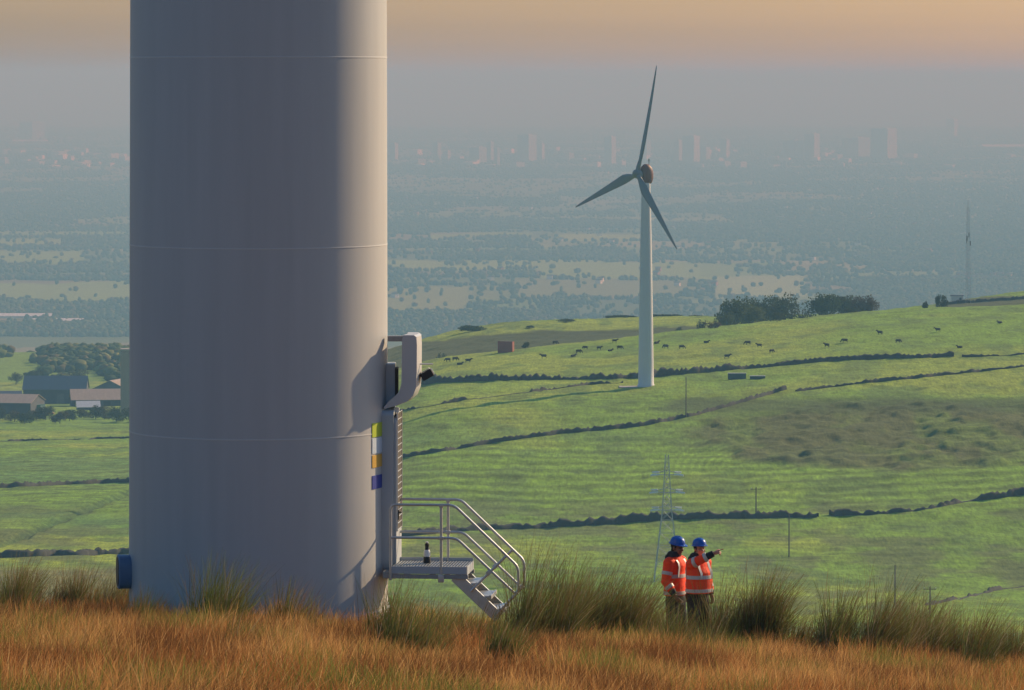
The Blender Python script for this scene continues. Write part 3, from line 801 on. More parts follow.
field_wall([(-60, 443), (0, 441.5), (60, 440), (140, 438)], 'faint low wall between two green fields under the farm', h=.7, jag=.8, gaps=.35, seed=13)

field_wall([(940, 305.5), (965, 303), (1000, 300.5), (1060, 297.5)], 'dark wall on the brow under the radio mast', h=1.6, th=1.0, jag=.25, seed=14, d0=1560)
def pole(px, row, h, label, arm=False):
    p = ground_at(px, row)
    o = empty('utility_pole', p, label, 'pole', 'wooden line poles on the slope')
    MB().tube([(0, 0, -.5), (.02, 0, h)], [.17, .12], 10).build('shaft', M['wood'], o, smooth=40)
    if arm:
        m = MB(); m.box((0, 0, h - .5), (2.4, .14, .16), None, .02); m.build('crossarm', M['wood'], o)
        for x in (-1.1, 0, 1.1): MB().tube([(x, 0, h - .45), (x, 0, h - .15)], .06, 8).build('insulator', M['insul'], o)
    return p
p1 = pole(686, 418, 40 / F * ground_at(686, 418).y, 'slim wooden pole standing on the long thin wall below the distant turbine')
pole(756, 516, 29 / F * ground_at(756, 516).y, 'wooden pole with crossarm standing at the dark valley wall', True)
pole(789, 557, 42 / F * ground_at(789, 557).y, 'tall plain wooden pole nearest to the pointing man')
pole(895, 606, 41 / F * ground_at(895, 606, 700).y, 'plain wooden pole rising behind the rushes, taller of the lower pair')
pole(930, 618, 31 / F * ground_at(930, 618, 700).y, 'short wooden pole with small crossarm behind the rushes', True)

def strut(m, a, b, w): m.tube([a, b], w, 4)
pp = ground_at(667, 581)
s1 = pp.y / F
py = empty('electricity_pylon', pp, 'grey steel lattice pylon with three crossarms beyond the two workers', 'pylon')
Hh = 126 * s1
def hw(z):    # half width at height
    t = z / Hh
    return (2.75 * (1 - t / .56) + .95 * (t / .56)) if t < .56 else (.95 * (1 - (t - .56) / .44) + .32 * ((t - .56) / .44))
corners = ((-1, -1), (1, -1), (1, 1), (-1, 1))
for cx_, cy_ in corners:
    m = MB(); zs = [0, Hh * .56, Hh]
    for a, b in zip(zs[:-1], zs[1:]): strut(m, (cx_ * hw(a), cy_ * hw(a), a - (.5 if a == 0 else 0)), (cx_ * hw(b), cy_ * hw(b), b), .10)
    m.build('leg', M['lattice'], py)
m = MB(); lv = [0, .14, .27, .38, .48, .56, .63, .70, .77, .84, .91, 1.0]
for a, b in zip(lv[:-1], lv[1:]):
    za, zb_ = a * Hh, b * Hh
    for k in range(4):
        c0, c1 = corners[k], corners[(k + 1) % 4]
        strut(m, (c0[0] * hw(za), c0[1] * hw(za), za), (c1[0] * hw(zb_), c1[1] * hw(zb_), zb_), .045)
        strut(m, (c1[0] * hw(za), c1[1] * hw(za), za), (c0[0] * hw(zb_), c0[1] * hw(zb_), zb_), .045)
        if a > 0: strut(m, (c0[0] * hw(za), c0[1] * hw(za), za), (c1[0] * hw(za), c1[1] * hw(za), za), .05)
m.build('bracing', M['lattice'], py)
for f_, wd in ((.56, 3.2), (.70, 3.4), (.84, 3.1)):
    z = f_ * Hh; m = MB()
    for sgn in (-1, 1):
        for cy_ in (-1, 1):
            strut(m, (0, cy_ * hw(z), z), (sgn * wd, 0, z + .1), .08)
            strut(m, (0, cy_ * hw(z), z + 1.0), (sgn * wd, 0, z + .1), .06)
        strut(m, (0, -hw(z), z + .5), (0, hw(z), z + .5), .06)
    ca = m.build('crossarm', M['lattice'], py)
    for sgn in (-1, 1):
        MB().tube([(sgn * (wd - 1.6), -.2, z + .1), (sgn * (wd + .3), -.5, z - .1)], .22, 6).build('insulator', M['insul'], ca)
        MB().tube([(sgn * (wd - 1.5), .5, z + .55), (sgn * (wd - .1), .9, z + .45)], .18, 6).build('insulator', M['insul'], ca)

mp_ = ground_at(968, 303, 1300, 1800); s2 = mp_.y / F
ms = empty('radio_mast', mp_, 'tall thin lattice radio mast on the brow of the hill', 'mast')
MH = 103 * s2; m = MB()
tri = [(math.cos(R(a)), math.sin(R(a))) for a in (90, 210, 330)]
def mw(z): return 1.15 - .7 * (z / MH)
for c in tri: strut(m, (c[0] * mw(0), c[1] * mw(0), -1), (c[0] * mw(MH * .93), c[1] * mw(MH * .93), MH * .93), .055)
nz_ = 22
for k in range(nz_):
    a, b = MH * .93 * k / nz_, MH * .93 * (k + 1) / nz_
    for j in range(3):
        c0, c1 = tri[j], tri[(j + 1) % 3]
        strut(m, (c0[0] * mw(a), c0[1] * mw(a), a), (c1[0] * mw(b), c1[1] * mw(b), b), .03)
        strut(m, (c0[0] * mw(b), c0[1] * mw(b), b), (c1[0] * mw(b), c1[1] * mw(b), b), .04)
m.build('lattice_frame', M['lattice'], ms)
m = MB(); m.tube([(0, 0, MH * .9), (0, 0, MH)], .08, 6); m.build('whip_aerial', M['lattice'], ms)
for z, a in ((.58, 0), (.60, 120), (.63, 240), (.66, 60)): MB().tube([(.9 * math.cos(R(a)), .9 * math.sin(R(a)), z * MH - .9), (.9 * math.cos(R(a)), .9 * math.sin(R(a)), z * MH + .9)], .16, 8).build('antenna_panel', M['dark'], ms)
m = MB(); 
cb = ground_at(957, 303, 1300, 1800)
m.box((0, 0, 1.4), (4.6, 3, 2.8), None, .05); bx_ = empty('equipment_cabin', cb, 'small pale cabin beside the radio mast', 'cabin'); m.build('wall', M['city_pale'], bx_)
MB().box((0, 0, 2.95), (5, 3.4, .28), None, .04).build('roof', M['roof_slate'], bx_); MB().box((1.2, -1.52, 1.1), (.9, .06, 2.1), None, .01).build('door', M['barn_wall'], bx_)

hp = ground_at(506, 352, 1300, 1490)
sh = hp.y / F
ht = empty('shed', hp, 'small dull red box shed on the brow beyond the turbine door', 'shed', rz=R(-20))
w_, d_, h_ = 15.5 * sh, 6 * sh, 10.5 * sh
MB().box((0, 0, h_ / 2 - .2), (w_, d_, h_ + .4), None, .04).build('wall', M['brick'], ht)
MB().box((0, 0, h_ + .06), (w_ + .25, d_ + .25, .14), None, .03).build('roof', M['house_roof'], ht)
MB().box((w_ / 2 + .02, 0, h_ * .42), (.06, d_ * .5, h_ * .8), None, .01).build('door', M['house_brick'], ht)
for px_, wpx, hpx, lab in ((737, 18, 6, 'larger dark teal cattle trough in the green field below the pasture wall'), (757.5, 15, 3.2, 'lower smaller teal cattle trough beside the bigger one')):
    q = ground_at(px_, 379.5); s3 = q.y / F
    t = empty('cattle_trough', q, lab, 'trough')
    w, h = wpx * s3, hpx * s3
    m = MB(); m.box((0, 0, h * .5), (w, 1.4, h), None, .06); m.build('tank', M['teal'], t)
    m = MB(); m.box((0, 0, h + .05), (w + .2, 1.6, .12), None, .02); m.build('rim', M['lattice'], t)
# ------------------------------------------------------------------ cattle
def cow_mesh(pose):
    m = MB()
    lie = pose == 'lying'
    dz = -.62 if lie else 0
    xs = [(-.86, .30, .98, .18), (-.78, .42, 1.02, .26), (-.5, .60, 1.0, .32), (-.1, .66, .96, .36), (.3, .66, .96, .34), (.62, .62, 1.0, .28), (.86, .48, 1.05, .20), (.98, .30, 1.06, .12)]
    m.loft([[(x, w * math.cos(2 * math.pi * k / 18), z + dz + h * .62 * math.sin(2 * math.pi * k / 18)) for k in range(18)] for x, h, z, w in xs])
    if pose == 'grazing': nk = [(.8, 0, 1.1), (1.15, 0, .85), (1.36, 0, .52)]; hd = [(1.34, 0, .56), (1.48, 0, .32), (1.56, 0, .14)]
    elif pose == 'lying': nk = [(.8, 0, .55), (1.1, 0, .80), (1.25, 0, .92)]; hd = [(1.2, 0, .95), (1.45, 0, .82), (1.64, 0, .70)]
    else: nk = [(.8, 0, 1.15), (1.12, 0, 1.35), (1.28, 0, 1.48)]; hd = [(1.22, 0, 1.50), (1.48, 0, 1.36), (1.68, 0, 1.22)]
    m.capsule(nk, [.30, .22, .17], 14); m.capsule(hd, [.16, .13, .09], 12)
    h0 = Vector(hd[0])
    for s_ in (-1, 1): m.capsule([h0 + Vector((-.02, s_ * .13, .05)), h0 + Vector((-.05, s_ * .33, .03))], [.06, .045], 8)
    if not lie:
        for s_ in (-1, 1):
            m.capsule([(.62, s_ * .19, .85), (.60, s_ * .2, .5), (.63, s_ * .2, .28), (.62, s_ * .2, .05)], [.16, .09, .065, .07], 10)
            m.capsule([(-.6, s_ * .2, .95), (-.48, s_ * .23, .66), (-.74, s_ * .22, .42), (-.70, s_ * .22, .05)], [.24, .15, .075, .07], 10)
        m.capsule([(-.86, 0, 1.18), (-1.0, 0, 1.0), (-1.0, 0, .55)], [.05, .04, .06], 8); m.ball((-.35, 0, .62), (.22, .16, .12))
    else:
        for s_ in (-1, 1):
            m.capsule([(.55, s_ * .3, .15), (.95, s_ * .34, .09), (.6, s_ * .4, .08)], [.13, .09, .07], 10)
            m.capsule([(-.5, s_ * .34, .25), (-.2, s_ * .48, .12), (-.65, s_ * .5, .08)], [.22, .13, .07], 10)
    return remeshed(m, .045, 2)
cmesh = {p: cow_mesh(p) for p in ('grazing', 'standing', 'lying')}
COWS = [(448, 362, 'grazing', 'dark cow at the head of the small huddle below the red shed'), (455, 361, 'grazing', 'dark cow second in the small huddle below the red shed'), (459.5, 365, 'lying', 'dark cow lying lowest in the small huddle below the red shed'),
 (468, 363, 'standing', 'dark cow at the edge of the huddle below the red shed, toward the distant turbine'),
 (544, 358.5, 'standing', 'lone dark cow between the red shed and the distant herd'), (555, 344.5, 'grazing', 'dark cow on the brow just past the red shed'), (573, 357, 'lying', 'dark cow lying at the low end of the herd beside the distant turbine'),
 (578.5, 353.5, 'grazing', 'dark cow grazing just above the lying cow of the turbine herd'), (585.5, 349.5, 'grazing', 'dark cow third along the rising herd beside the distant turbine'), (599, 350, 'standing', 'dark cow in the middle of the herd beside the distant turbine'),
 (610, 351.5, 'lying', 'dark cow lying below the uphill cow of the turbine herd'), (614.5, 343, 'standing', 'dark cow uphill of all the herd beside the distant turbine'), (619.5, 349.5, 'grazing', 'dark cow at the end of the herd closest to the turbine tower'),
 (656.5, 344, 'lying', 'dark cow lying just past the distant turbine tower'), (666, 348.5, 'grazing', 'big dark cow grazing second past the distant turbine tower'), (681.5, 349, 'grazing', 'big dark cow grazing third past the distant turbine tower'),
 (706, 343, 'lying', 'dark cow lying apart between the turbine and the tree clump'), (727, 358.5, 'standing', 'dark cow standing above the larger teal trough'), (748, 345, 'grazing', 'small dark cow under the tree clump'),
 (759.5, 347.5, 'standing', 'dark cow beside the small one under the tree clump'), (771.5, 353, 'grazing', 'broad dark cow grazing below the tree clump'), (827, 347.5, 'standing', 'dark cow facing uphill below the rounded tree clump'),
 (845, 343, 'grazing', 'dark cow grazing just uphill of the one facing uphill'), (880, 335, 'standing', 'dark cow standing high on the slope, first beyond the trees'), (898, 343, 'grazing', 'dark cow grazing mid slope below the brow'),
 (938, 332, 'standing', 'dark cow standing high below the radio mast'), (960, 348, 'lying', 'dark cow lying near the pale wall end'), (1000, 323.5, 'lying', 'dark cow lying alone near the skyline past the mast'), (779, 364.5, 'lying', 'dark cow lying against the straight pasture wall')]
rc = random.Random(5)
for cx_, cr_, po, lab in COWS:
    q = ground_at(cx_, cr_)
    o = bpy.data.objects.new('cow', cmesh[po]); COL.objects.link(o)
    if not cmesh[po].materials: cmesh[po].materials.append(M['cow'])
    o.location = q; k = rc.uniform(.82, .96)
    o.scale = (k, k, k); o.rotation_euler = (0, 0, rc.choice([0, math.pi]) + rc.uniform(-.7, .7))
    tag(o, lab, 'cow', 'cattle grazing on the hill')

# ------------------------------------------------------------------ trees
def leaf_quads(P, Nn, s, col, rs):
    """one quad per point P, size s, roughly facing random directions"""
    n = len(P)
    a = rs.normal(size=(n, 3)); a /= np.linalg.norm(a, axis=1)[:, None]
    b = rs.normal(size=(n, 3)); b -= a * (a * b).sum(1)[:, None]; b /= np.linalg.norm(b, axis=1)[:, None]
    sz = (s * (.6 + .8 * rs.random(n)))[:, None]
    V = np.stack([P - a * sz - b * sz * .2, P + b * sz * .6, P + a * sz + b * sz * .2, P - b * sz * .6], 1).reshape(-1, 3)
    Fq = np.arange(4 * n).reshape(n, 4)
    return V, Fq, np.repeat(col, 4, axis=0)
def make_crown(w, h, z0, seed, leaf, n, lobes=9, tone=(.06, .085, .03), low=False):
    rs = np.random.default_rng(seed)
    P = []
    for k in range(lobes):
        a = 2 * math.pi * (k / lobes + rs.random() * .1); r_ = w * .5 * (.25 + .45 * rs.random())
        zc = z0 + h * ((.12 + .5 * rs.random()) if low else (.3 + .45 * rs.random())); lr = np.array([w * .27, w * .27, h * .26]) * (.75 + .5 * rs.random())
        c = np.array([r_ * math.cos(a), r_ * math.sin(a), zc])
        m = n // lobes
        d = rs.normal(size=(m, 3)); d /= np.linalg.norm(d, axis=1)[:, None]
        # twig clusters on the lobe
        cl = rs.normal(size=(max(8, m // 14), 3)); cl /= np.linalg.norm(cl, axis=1)[:, None]
        pick = cl[rs.integers(0, len(cl), m)]
        d = .82 * pick + .35 * d; 
        P.append(c + d * lr * (.78 + .3 * rs.random((m, 1))))
    P = np.concatenate(P); P = P[P[:, 2] > z0]
    t = rs.random((len(P), 1))
    col = np.array(tone) * (.7 + .6 * t) * (.8 + .4 * fbm(P[:, 0] / (w * .2) + seed, P[:, 1] / (w * .2) + P[:, 2] / (h * .2), seed, 2))[:, None]
    return leaf_quads(P, None, leaf, col, rs)
def tree(name, label, cat, loc, w, h, seed, group, tone=(.06, .085, .03), trunk=True, n=3200, leaf=None, z0=None):
    t = empty(name, loc, label, cat, group)
    leaf = leaf or max(.22, w * .03)
    z0 = h * .1 if z0 is None else z0
    V, Fq, c = make_crown(w, h - z0, z0, seed, leaf, n, tone=tone, low=z0 < .35)
    o = np_mesh('crown', V, Fq, M['leaf'], c); o.parent = t
    m = MB(); rs = random.Random(seed)
    m.tube([(0, 0, -.6), (.05 * w * .1, 0, h * .25), (0, .1, h * .5)], [h * .035, h * .028, h * .016], 8)
    for k in range(6):
        a = 2 * math.pi * k / 6 + rs.random(); m.tube([(0, 0, h * (.18 + .04 * k)), (w * .14 * math.cos(a), w * .14 * math.sin(a), h * (.35 + .04 * k)), (w * .3 * math.cos(a), w * .3 * math.sin(a), h * (.5 + .05 * k))], [h * .018, h * .012, h * .006], 6)
    m.build('trunk', M['bark'], t, smooth=60)
    return t
def tree_px(name, label, cat, px, wpx, top, basew, d, seed, group, **kw):
    x = (px - 512) / F * d; z = h1(x, d); s_ = d / F
    h = (-(top - HR) * s_) - z
    return tree(name, label, cat, (x, d, z), wpx * s_, max(h, 1.2), seed, group, **kw)
G1 = 'trees on the skyline of the hill'
for (px, w, top, d, tone, lab, nm, cat) in [
    (735, 40, 295, 1600, (.075, .10, .03), 'broad green tree at the outer end of the skyline clump, toward the turbine', 'broadleaf_tree', 'tree'),
    (760, 34, 293, 1620, (.065, .09, .03), 'tallest dome topped tree in the middle of the first skyline clump', 'broadleaf_tree', 'tree'),
    (782, 34, 295, 1610, (.07, .085, .03), 'brownish green tree at the inner end of the first skyline clump', 'broadleaf_tree', 'tree'),
    (752, 26, 306, 1570, (.10, .12, .04), 'low pale green tree in front of the first skyline clump', 'broadleaf_tree', 'tree'),
    (726, 22, 309, 1560, (.09, .115, .04), 'small pale tree at the foot of the first skyline clump', 'broadleaf_tree', 'tree'),
    (803, 20, 304, 1610, (.075, .085, .03), 'small tree filling the gap between the two skyline clumps', 'broadleaf_tree', 'tree'),
    (822, 34, 292, 1620, (.055, .085, .03), 'dark green tree beginning the rounded second skyline clump', 'broadleaf_tree', 'tree'),
    (845, 36, 293, 1640, (.06, .075, .028), 'middle tree of the rounded second skyline clump', 'broadleaf_tree', 'tree'),
    (864, 28, 293.5, 1620, (.085, .06, .035), 'reddish brown rounded tree ending the second skyline clump', 'broadleaf_tree', 'tree'),
    (777, 17, 311, 1480, (.06, .075, .03), 'round dark bush standing before the first skyline clump', 'bush', 'bush'),
    (851, 13, 307, 1490, (.055, .065, .03), 'round dark bush standing before the second skyline clump', 'bush', 'bush'),
    (714, 16, 321, 1480, (.12, .08, .055), 'small russet bush at the field edge below the tree clump', 'bush', 'bush'),
    (702, 12, 315, 1560, (.06, .08, .03), 'small dark bush just outside the tree clump toward the turbine', 'bush', 'bush'),
    (471, 24, 324.5, 1740, (.05, .075, .035), 'dark rounded thicket on the far brow above the red shed', 'thicket', 'bush'),
    (530, 9, 325, 1720, (.06, .08, .035), 'tiny bush on the far brow past the red shed', 'bush', 'bush'),
    (566, 18, 318.5, 1745, (.07, .09, .035), 'low pale bush on the far brow uphill of the red shed', 'bush', 'bush'),
    (625, 34, 317, 1790, (.04, .06, .035), 'long low dark thicket on the brow just before the distant turbine', 'thicket', 'bush'),
    (668, 32, 314.5, 1790, (.04, .06, .035), 'long low dark thicket on the brow just past the distant turbine', 'thicket', 'bush'),
    (697, 20, 315, 1790, (.055, .07, .035), 'low thicket on the brow between turbine and tree clump', 'thicket', 'bush'),
    (525.5, 8, 341, 1480, (.07, .08, .04), 'tiny bush beside the red shed on the brow', 'bush', 'bush'),
    (938, 7, 291, 1530, (.045, .06, .03), 'small upright dark tree by the radio mast', 'small_tree', 'tree'),
    (944, 11, 292.5, 1535, (.05, .065, .03), 'wider dark tree by the radio mast', 'small_tree', 'tree'),
    (925, 8, 298, 1530, (.05, .065, .03), 'lowest little bush trailing below the mast trees', 'bush', 'bush'),
    (442, 10, 349, 1560, (.09, .11, .05), 'pale bush in the dark dip behind the cattle field', 'bush', 'bush'),
    (419, 11, 353, 1540, (.11, .11, .06), 'pale brownish bush in the dark dip by the door hood', 'bush', 'bush'),
    (679, 8, 324.5, 1640, (.1, .12, .05), 'pale slender bush in the dip behind the distant herd', 'bush', 'bush')]:
    tree_px(nm, lab, cat, px, w, top, 0, d, int(px * 3), G1, tone=tone, n=3400 if w > 20 else 900, z0=.3 if w < 24 else None)

# ------------------------------------------------------------------ farm
def barn(name, label, px, row, wpx, depth, wall_px, ridge_px, walls, roof, rz=0, ridge='x', doors=(), over=.5, slope_one=False, d=None):
    q = ground_at(px, row, 800, 3200) if d is None else Vector(((px - 512) / F * d, d, h1((px - 512) / F * d, d)))
    k = q.y / F
    t = empty(name, q, label, 'farm building', 'farm buildings below the hill', rz=R(rz))
    w, hw_, hr = wpx * k, wall_px * k, ridge_px * k
    m = MB(); W2, D2 = w / 2, depth / 2
    if ridge == 'x':
        vs = [(-W2, -D2, -1.5), (W2, -D2, -1.5), (W2, D2, -1.5), (-W2, D2, -1.5), (-W2, -D2, hw_), (W2, -D2, hw_), (W2, D2, hw_), (-W2, D2, hw_), (-W2, 0, hw_ + hr), (W2, 0, hw_ + hr)]
        fs = [(0, 1, 5, 4), (1, 2, 6, 9, 5), (2, 3, 7, 6), (3, 0, 4, 8, 7)]
        e = over; sl = hr / D2
        r1 = [(-W2 - e, -D2 - e, hw_ - sl * e + .12), (W2 + e, -D2 - e, hw_ - sl * e + .12), (W2 + e, 0, hw_ + hr + .12), (-W2 - e, 0, hw_ + hr + .12)]
        r2 = [(W2 + e, D2 + e, hw_ - sl * e + .12), (-W2 - e, D2 + e, hw_ - sl * e + .12), (-W2 - e, 0, hw_ + hr + .12), (W2 + e, 0, hw_ + hr + .12)]
    else:
        vs = [(-W2, -D2, -1.5), (W2, -D2, -1.5), (W2, D2, -1.5), (-W2, D2, -1.5), (-W2, -D2, hw_), (W2, -D2, hw_), (W2, D2, hw_), (-W2, D2, hw_), (0, -D2, hw_ + hr), (0, D2, hw_ + hr)]
        fs = [(0, 1, 5, 8, 4), (1, 2, 6, 5), (2, 3, 7, 9, 6), (3, 0, 4, 7)]
        e = over; sl = hr / W2
        r1 = [(-W2 - e, -D2 - e, hw_ - sl * e + .12), (-W2 - e, D2 + e, hw_ - sl * e + .12), (0, D2 + e, hw_ + hr + .12), (0, -D2 - e, hw_ + hr + .12)]
        r2 = [(W2 + e, -D2 - e, hw_ - sl * e + .12), (W2 + e, D2 + e, hw_ - sl * e + .12), (0, D2 + e, hw_ + hr + .12), (0, -D2 - e, hw_ + hr + .12)]
    m.add(vs, fs); m.build('wall', M[walls], t)
    m = MB()
    for rr_ in (r1, r2):
        lo = [(a, b, c - .15) for a, b, c in rr_]
        m.loft([rr_, lo])
    m.build('roof', M[roof], t)
    for (fx, fw, fh, mm_) in doors:
        m = MB(); m.box((fx * w, -D2 - .06, fh * hw_ / 2), (fw * w, .14, fh * hw_), None, .02); m.build('door', M[mm_], t)
    return t
barn('barn', 'large dark blue roofed barn at the centre of the farm', 56, 403, 62, 16, 15, 12, 'barn_wall', 'roof_slate', 0, 'x', ((.1, .12, .7, 'stone_wall'), (.3, .1, .7, 'dark')))
barn('cattle_shed', 'low shed with sunlit tan roof at the outer edge of the farm', 8, 413, 62, 20, 12, 7, 'barn_wall', 'roof_tan', -12, 'x', ((-.1, .2, .75, 'dark'),))
barn('long_shed', 'long low shed with pale ribbed roof beside the silo', 100, 406, 58, 22, 8, 9, 'barn_wall', 'roof_tan', 8, 'x', ((.1, .12, .8, 'dark'),))
barn('gabled_barn', 'gabled barn with pale roof behind the long low shed', 116, 393, 40, 15, 9, 9, 'roof_slate', 'roof_tan', -18, 'y', (), d=2230)
barn('small_shed', 'small slate roofed outbuilding left of the large blue roofed barn', 10, 399, 22, 8, 6, 4, 'stone_wall', 'roof_slate', 5, 'x', ((0, .2, .7, 'dark'),), d=2180)
barn('lean_to', 'tiny lean-to with bright white roof in front of the long shed', 88, 409, 22, 7, 3.5, 5, 'barn_wall', 'white', 10, 'x', ((.1, .2, .8, 'dark'),), d=2040)
q = ground_at(126, 414); k = q.y / F
sl_ = empty('silo', Vector((q.x + 1.6, q.y, q.z)), 'tall grey slab sided silo tower standing beside the farm, partly behind the huge turbine', 'silo')
m = MB(); m.box((0, 0, 31 * k - .7), (17 * k, 16 * k, 66 * k), None, .25); m.build('shaft', M['silo'], sl_)
m = MB(); m.box((0, 0, 64.5 * k), (18 * k, 17 * k, 1.6 * k), None, .1); m.build('cap', M['concrete'], sl_)
m = MB()
for kx in range(-3, 4): m.box((kx * 2.3 * k, -8.1 * k, 30 * k), (.35 * k, .4 * k, 62 * k))
m.build('rib', M['silo'], sl_)
q = ground_at(38, 413.5); k = q.y / F
t = empty('storage_container', q, 'green container with white end wall standing in the farm yard', 'container', rz=R(8))
m = MB(); m.box((0, 0, 4.3 * k), (14 * k, 6 * k, 9 * k), None, .05); m.build('body', M['cont_green'], t)
m = MB(); m.box((7.1 * k + .03, 0, 4.3 * k), (.16, 5.4 * k, 8.2 * k), None, .02); m.box((4.6 * k, -3 * k - .05, 4.4 * k), (4.6 * k, .12, 8 * k), None, .02); m.build('end_door', M['white'], t)
q = ground_at(24, 414); k = q.y / F
t = empty('trailer', q, 'white tilted tipping trailer parked in the farm yard', 'trailer')
m = MB(); m.box((0, 0, 4.2 * k), (8 * k, 5 * k, 5 * k), Matrix.Rotation(R(-25), 3, 'Y'), .08); m.build('tipping_bed', M['white'], t)
for sx in (-1, 1):
    m = MB(); m.tube([(sx * 2 * k, -2.7 * k, .9 * k), (sx * 2 * k, -2.2 * k, .9 * k)], 1.0 * k, 14); m.tube([(sx * 2 * k, 2.7 * k, .9 * k), (sx * 2 * k, 2.2 * k, .9 * k)], 1.0 * k, 14); m.build('wheel', M['dark'], t)
q = ground_at(50, 415); k = q.y / F
t = empty('farm_trailer', q, 'small red flatbed trailer loaded with pale sacks by the container', 'trailer')
m = MB(); m.box((0, 0, 1.6 * k), (9 * k, 4 * k, .8 * k), None, .05); m.box((-4.2 * k, 0, 3 * k), (.5 * k, 4 * k, 2.6 * k), None, .05); m.build('flatbed', M['brick'], t)
m = MB(); m.ball((1.2 * k, 0, 2.8 * k), (2.2 * k, 1.6 * k, 1.4 * k)); m.ball((-1.8 * k, 0, 2.6 * k), (1.5 * k, 1.5 * k, 1.0 * k)); m.build('sack', M['house_pale'], t, smooth=180)
m = MB()
for sx in (-1, 1):
    for sy in (-1, 1): m.tube([(sx * 2.6 * k, sy * 2 * k, .7 * k), (sx * 2.6 * k, sy * 1.5 * k, .7 * k)], .75 * k, 12)
m.build('wheel', M['dark'], t)
rt = random.Random(3)
tones = [(.05, .075, .035), (.075, .085, .04), (.045, .06, .035), (.10, .09, .05)]
for i in range(15):        # scrubby hedge trees under the farm
    px = -22 + i * 11.5 + rt.uniform(-3, 3)
    q = ground_at(px, 421 - (2 if px > 60 else 0) + rt.uniform(-1.5, 3)); hpx = rt.uniform(8, 13) + (2 if px > 95 else 0)
    size = 'low' if hpx < 8 else 'taller'
    k = q.y / F
    tree('hedge_shrub', 'dark scrubby shrub in the hedge along the foot of the farm', 'shrub', q, rt.uniform(15, 21) * k, hpx * 1.25 * k, 400 + i, 'hedge shrubs along the foot of the farm', tone=tones[i % 4], n=2200, z0=.2)
for i, (px, top, w, d, lab) in enumerate([(16, 371, 16, 2420, 'rounded tree behind the small outbuilding of the farm'), (34, 366, 18, 2450, 'pale crowned tree behind the blue roofed barn, first of its row'), (78, 368, 22, 2440, 'yellowish bushy tree behind the gable of the blue roofed barn'), (66, 372, 14, 2400, 'small tree peeping over the blue roofed barn'), (98, 356, 22, 2900, 'tall tree on the slope behind the gabled barn'), (82, 352, 24, 2950, 'tall dark tree above the blue roofed barn, uphill'), (110, 362, 18, 2700, 'middling tree just behind the silo top')]):
    tree_px('broadleaf_tree', lab, 'tree', px, w, top, 0, d, 500 + i, 'trees round the farm', tone=tones[(i + 1) % 4] if i % 2 else (.08, .095, .045), n=1500)

# ------------------------------------------------------------------ woods and hedgerows of the plain
def ico(sub):
    bm = bmesh.new(); bmesh.ops.create_icosphere(bm, subdivisions=sub, radius=1.0)
    bm.verts.index_update()
    V = np.array([v.co[:] for v in bm.verts]); Fc = np.array([[v.index for v in f.verts] for f in bm.faces]); bm.free()
    return V, Fc
def blob_mass(name, X, Y, Wd, Ht, sub, label, seed, tone, zoff=-.15):
    rs = np.random.default_rng(seed)
    V0, F0 = ico(sub); n = len(X); nv = len(V0)
    Z = H(X, Y)
    jit = .72 + .5 * rs.random((n, nv, 1))
    V = V0[None] * jit
    sc = np.stack([Wd * .5, Wd * .5, Ht * .58], -1)[:, None, :]
    V = V * sc; V[:, :, 0] += X[:, None]; V[:, :, 1] += Y[:, None]; V[:, :, 2] += (Z + Ht * .45)[:, None]
    Fq = (F0[None] + (np.arange(n) * nv)[:, None, None]).reshape(-1, 3)
    base_ = np.array(tone)[rs.integers(0, len(tone), n)] * (.75 + .5 * rs.random((n, 1)))
    col = np.repeat(base_, nv, axis=0)
    o = np_mesh(name, V.reshape(-1, 3), Fq, M['wood_far'], col)
    return tag(o, label, 'woodland', None, 'stuff')
def field_edge(X, Y, wdt=.045):
    gx, gy = X / 330.0, Y / (330.0 * 1.3)
    gx = gx + 0.25 * (fbm(X / 700, Y / 700, 61, 2) - 0.5); gy = gy + 0.25 * (fbm(X / 700, Y / 700, 62, 2) - 0.5)
    bi, bj = np.floor(gx), np.floor(gy); D_ = []
    for a in (-1, 0, 1):
        for b in (-1, 0, 1):
            ci, cj = bi + a, bj + b
            D_.append(np.hypot(ci + hash2(ci, cj, 71) - gx, cj + hash2(ci, cj, 72) - gy))
    D_ = np.sort(np.array(D_), axis=0)
    return (D_[1] - D_[0]) < wdt
def plain_d(row): return -PLAIN * F / (row - HR)
rs = np.random.default_rng(77)
n = 210000
row = 338 - (338 - 128) * rs.random(n) ** 0.9; px = -120 + 1260 * rs.random(n)
d = plain_d(row); x = (px - 512) / F * d
dens = fbm(x / 420, d / 700, 101, 4)
# where woods are: more to the right and in the built-up belt, fewer in the named fields
th = np.full(n, .52)
th -= .10 * sstep(560, 900, px) * sstep(262, 245, row)
th -= .08 * sstep(262, 235, row)
th -= .16 * sstep(318, 330, row) - .10 * sstep(300, 312, row) * sstep(480, 560, px)
th -= .12 * sstep(840, 900, px) * sstep(215, 250, row)
th += .05 * sstep(245, 262, row) * sstep(306, 300, row) * sstep(720, 640, px)
keep = dens > th
keep |= (vnoise(x / 60, d / 120, 102) > .80) & (rs.random(n) < .35)
keep |= field_edge(x, d) & (rs.random(n) < .8)
keep |= rs.random(n) < .05
for (a, b, r0, r1) in [(-130, 128, 231, 237), (-130, 62, 238, 247), (-130, 82, 250, 263), (95, 240, 262, 269), (-130, 240, 273, 279), (-130, 300, 282, 303), (380, 600, 261, 269), (540, 735, 264, 279), (380, 468, 288, 312), (520, 690, 281, 296), (560, 650, 236, 241), (430, 530, 233, 238), (715, 800, 277, 297)]:
    keep &= ~((px > a) & (px < b) & (row > r0) & (row < r1) & (rs.random(n) < .93))
